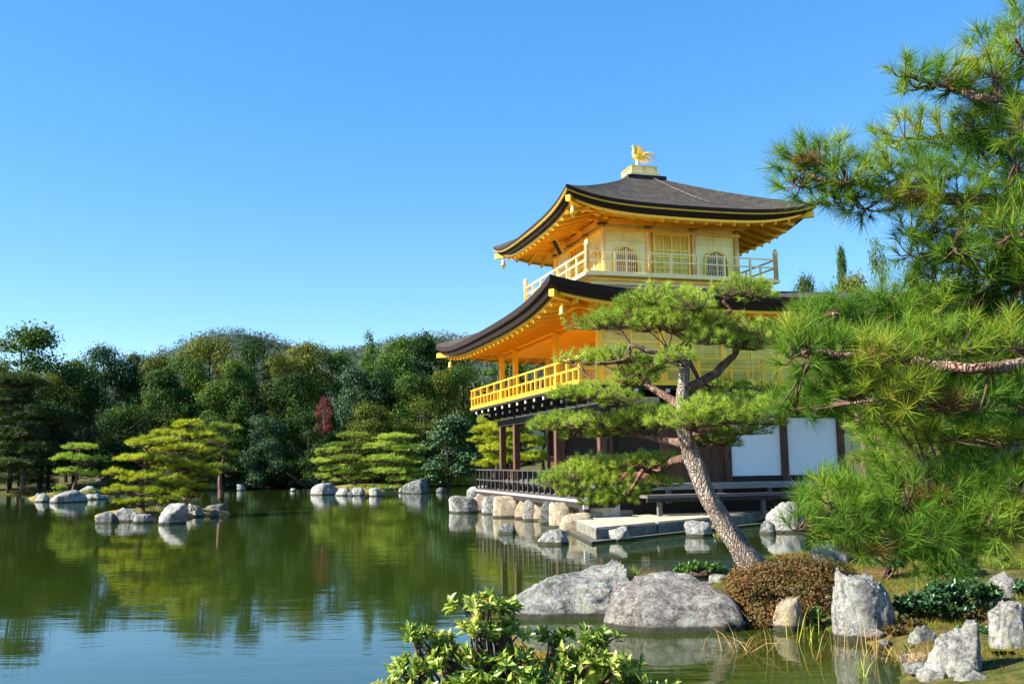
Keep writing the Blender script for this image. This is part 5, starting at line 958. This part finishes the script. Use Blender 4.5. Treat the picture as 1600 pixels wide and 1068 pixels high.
def blades(name, label, foot, n, spread, ln, w, mt, lean=.4, cat='grass', bend=.25, kind=None, group=None):
    c = np.stack([np.clip(RNG.normal(0, spread[0], n), -1.7 * spread[0], 1.7 * spread[0]), np.clip(RNG.normal(0, spread[1], n), -1.7 * spread[1], 1.7 * spread[1]), np.zeros(n)], 1); d = unit(np.stack([RNG.normal(0, lean, n), RNG.normal(0, lean, n), np.ones(n)], 1)); l = ln * RNG.uniform(.5, 1.1, n)[:, None]
    s = unit(np.cross(d, rdir(n))) * w / 2; m = c + d * l * .6; t = c + d * l; t[:, :2] += d[:, :2] * l * bend; t[:, 2] -= bend * .3 * l[:, 0] * np.hypot(d[:, 0], d[:, 1])
    v = np.stack([c - s, c + s, m + s * .8, m - s * .8, t], 1).reshape(-1, 3); k = np.arange(n)[:, None] * 5; f = np.concatenate([k + [0, 1, 2], k + [0, 2, 3], k + [3, 2, 4]])
    o = link(name, fast_mesh(name, v, f, [M[mt]])); o.location = foot; return tag(o, label, cat, group, kind)
blades('grass_tuft', 'yellow-green grass tuft between the two large boulders', at(985, 914, 13.0), 160, (.09, .06), .30, .006, 'grass_green', .35)
blades('grass_tuft', 'yellow-green grass growing between the rocks of the front islet', gnd(262, 798, .28), 260, (.7, .5), .30, .02, 'grass_green', .4)['kind'] = 'stuff'
blades('grass_tuft', 'yellow-green grass on the ochre ground of the right islet', gnd(590, 762, .4), 380, (1.3, .6), .32, .03, 'grass_green', .4)['kind'] = 'stuff'
blades('grass_tuft', 'yellow-green grass on the small far left islet', gnd(108, 772, .3), 240, (.8, .5), .34, .03, 'grass_green', .4)['kind'] = 'stuff'
blades('dry_reeds', 'bent dry straw stalks in the water below the reddish boulder', gnd(1150, 1022, -.02), 46, (.20, .14), .40, .006, 'straw', .75, 'reeds', .5)
blades('dry_reeds', 'upright dry straw stalks in the water before the tall pale boulder', gnd(1345, 1030, -.02), 60, (.28, .16), .42, .006, 'straw', .30, 'reeds', .2)
blades('dry_reeds', 'few yellow upright reed blades left of the tall pale boulder', gnd(1258, 1005, -.02), 16, (.10, .06), .42, .008, 'reed_gold', .14, 'reeds', .15)
blades('dry_reeds', 'single green reed shoots at the bottom of the photo', gnd(1345, 1060, -.02), 8, (.04, .04), .26, .012, 'grass_green', .3, 'reeds', .2)
blades('water_weed', 'yellow weed growing at the corner of the stone landing', gnd(922, 828, 0), 60, (.14, .10), .35, .02, 'reed_gold', .5, 'weed', .3)
blades('water_weed', 'yellow weed beside the rock at the leaning trunk', gnd(1112, 828, 0), 40, (.12, .08), .30, .02, 'reed_gold', .5, 'weed', .3)
blades('water_weed', 'yellow weed beside the white boulder at the landing end', gnd(1192, 812, 0.1), 40, (.14, .08), .35, .02, 'reed_gold', .5, 'weed', .3)
blades('reed_bed', 'golden reeds lit along the far shore left of the veranda', gnd(715, 757, .1), 1500, (2.3, .5), .9, .05, 'reed_gold', .15, 'reeds', .15, 'stuff')
random.seed(91); sp = []
for k in range(len(POND) - 16):
    a_, b_ = Vector(POND[22 + k]) if 22 + k < len(POND) else None, Vector(POND[23 + k]) if 23 + k < len(POND) else None
    if a_ is None or b_ is None: break
    if a_.x < 1 or b_.x < 1: continue
    for j in range(max(1, int((b_ - a_).length / .34))): sp.append(a_.lerp(b_, random.random()))
for k, q in enumerate(sp):
    w = random.uniform(.10, .30); q = q + Vector((random.uniform(-.12, .12), random.uniform(-.12, .12))); D, F = ico(3); P = D * (1 + .22 * fnoise(D, 1.6, k + 300) + .08 * fnoise(D, 5, k))[:, None]; P = np.sign(P) * np.abs(P) ** .7 * np.array([w, w * random.uniform(.6, .9), w * random.uniform(.35, .7)]) * .5
    me = fast_mesh('shore_stone', P, F, [M[random.choice(['stone', 'stone_warm', 'stone_pale'])]]); o = link('shore_stone', me); o.location = (q.x, q.y, max(.0, gz_at(q.x, q.y)) + .03); o.rotation_euler = (0, 0, random.uniform(0, 6)); tag(o, 'fist sized stone lying along the waterline of the near bank', 'stone', 'small stones along the near shore')
for lab, nm, x, y, pads, Y, nr, ls, mt in [
 ('low fern-like green plant behind the tall pale boulder', 'green_bush', 1425, 925, [(1425, 915, 30, 12, 0), (1445, 905, 24, 10, .3)], 13.6, 130, .07, 'leaf_bush'),
 ('rusty low plant on the bank between the tall boulder and the dark green shrub', 'rust_plant', 1425, 985, [(1420, 975, 26, 12, 0), (1395, 985, 18, 9, -.2)], 10.9, 150, .05, 'leaf_rust'),
 ('dark green plant at the right edge above the white boulder', 'green_bush', 1590, 930, [(1590, 918, 34, 14, 0)], 12.2, 120, .07, 'leaf_deep'),
 ('yellow-green plant hugging the cream stone in the rust shrub', 'green_bush', 1278, 975, [(1276, 962, 18, 14, 0), (1262, 980, 14, 8, -.1)], 11.7, 170, .045, 'leaf_bush'),
 ('low rusty plant at the lower right corner of the photo', 'rust_plant', 1560, 1068, [(1560, 1058, 46, 14, 0), (1600, 1050, 30, 14, .1)], 8.6, 120, .05, 'leaf_rust')]:
    rosette_shrub(nm, lab, Vector((at(x, y, Y).x, Y, gz_at(at(x, y, Y).x, Y))), pads, Y, nr, ls, mt, per=9)
for lab, nm, x, y, Y, hw, hh, nr, ls, mt in [
 ('low dark green plant in front of the dark green shrub', 'green_bush', 1520, 985, 10.4, 30, 11, 150, .055, 'leaf_deep'), ('bright green little plant by the stones left of the slanting boulder', 'green_bush', 1432, 1020, 10.0, 20, 10, 190, .05, 'leaf_bush'),
 ('rusty low plant behind the slanting boulder', 'rust_plant', 1540, 960, 10.9, 30, 10, 150, .05, 'leaf_rust'), ('yellow-green low plant at the top of the bank under the boughs', 'green_bush', 1480, 880, 13.4, 46, 12, 110, .07, 'leaf_bush'), ('dark green low plant under the boughs right of the rust shrub', 'green_bush', 1385, 878, 13.8, 30, 11, 130, .07, 'leaf_deep')]:
    q = at(x, y, Y); rosette_shrub(nm, lab, Vector((q.x, Y, gz_at(q.x, Y))), [(x, y, hw, hh, 0), (x + hw * .5, y + 4, hw * .5, hh * .8, -.15)], Y, nr, ls, mt, per=9)
blades('grass_tuft', 'straw-coloured grass tuft at the foot of the slanting boulder', ghit(1440, 1040), 120, (.16, .10), .28, .006, 'straw', .5)
blades('grass_tuft', 'yellow-green grass tuft on the moss at the right edge', ghit(1570, 885), 200, (.16, .12), .22, .007, 'grass_green', .5)
# grass and moss on the near bank, fallen needles
n = 120000; px = RNG.uniform(.5, 9.5, n); py = RNG.uniform(8.5, 20, n); hz = height(px, py); k = (hz > .13) & (np.array([mnoise.noise(Vector((a * .8, b * .8, 0))) for a, b in zip(px, py)]) > -.12); px, py, hz = px[k], py[k], hz[k]; n = len(px)
c = np.stack([px, py, hz - .01], 1); d = unit(np.stack([RNG.normal(0, .6, n), RNG.normal(0, .6, n), np.ones(n)], 1)); s = rdir(n) * .004; v = np.stack([c - s, c + s, c + d * RNG.uniform(.03, .13, n)[:, None]], 1).reshape(-1, 3)
m_ = 14000; px = RNG.uniform(1, 9.5, m_); py = RNG.uniform(8.8, 19, m_); hz = height(px, py); k = hz > .12; px, py, hz = px[k], py[k], hz[k]; m_ = len(px); c2 = np.stack([px, py, hz + .012], 1); a_ = RNG.uniform(0, 6.28, m_)
d2 = np.stack([np.cos(a_), np.sin(a_), RNG.normal(0, .15, m_)], 1); s2 = np.stack([-np.sin(a_), np.cos(a_), 0 * a_], 1) * .004; lit_v = np.stack([c2 - s2, c2 + s2, c2 + d2 * RNG.uniform(.06, .13, m_)[:, None]], 1).reshape(-1, 3)
tag(link('needle_litter', fast_mesh('needle_litter', lit_v, np.arange(3 * m_).reshape(-1, 3), [M['needle_dead']])), 'fallen rusty pine needles strewn over the near bank', 'litter', kind='stuff')
M['moss'] = mk_leaf('moss', [(.04, .085, .008), (.10, .14, .014), (.20, .20, .025), (.24, .12, .035)], .3, .7, .1, 1.2)
tag(link('moss_grass', fast_mesh('moss_grass', v, np.arange(3 * n).reshape(-1, 3), [M['moss']])), 'short yellow-green moss and fallen needles on the near bank', 'moss', kind='stuff')
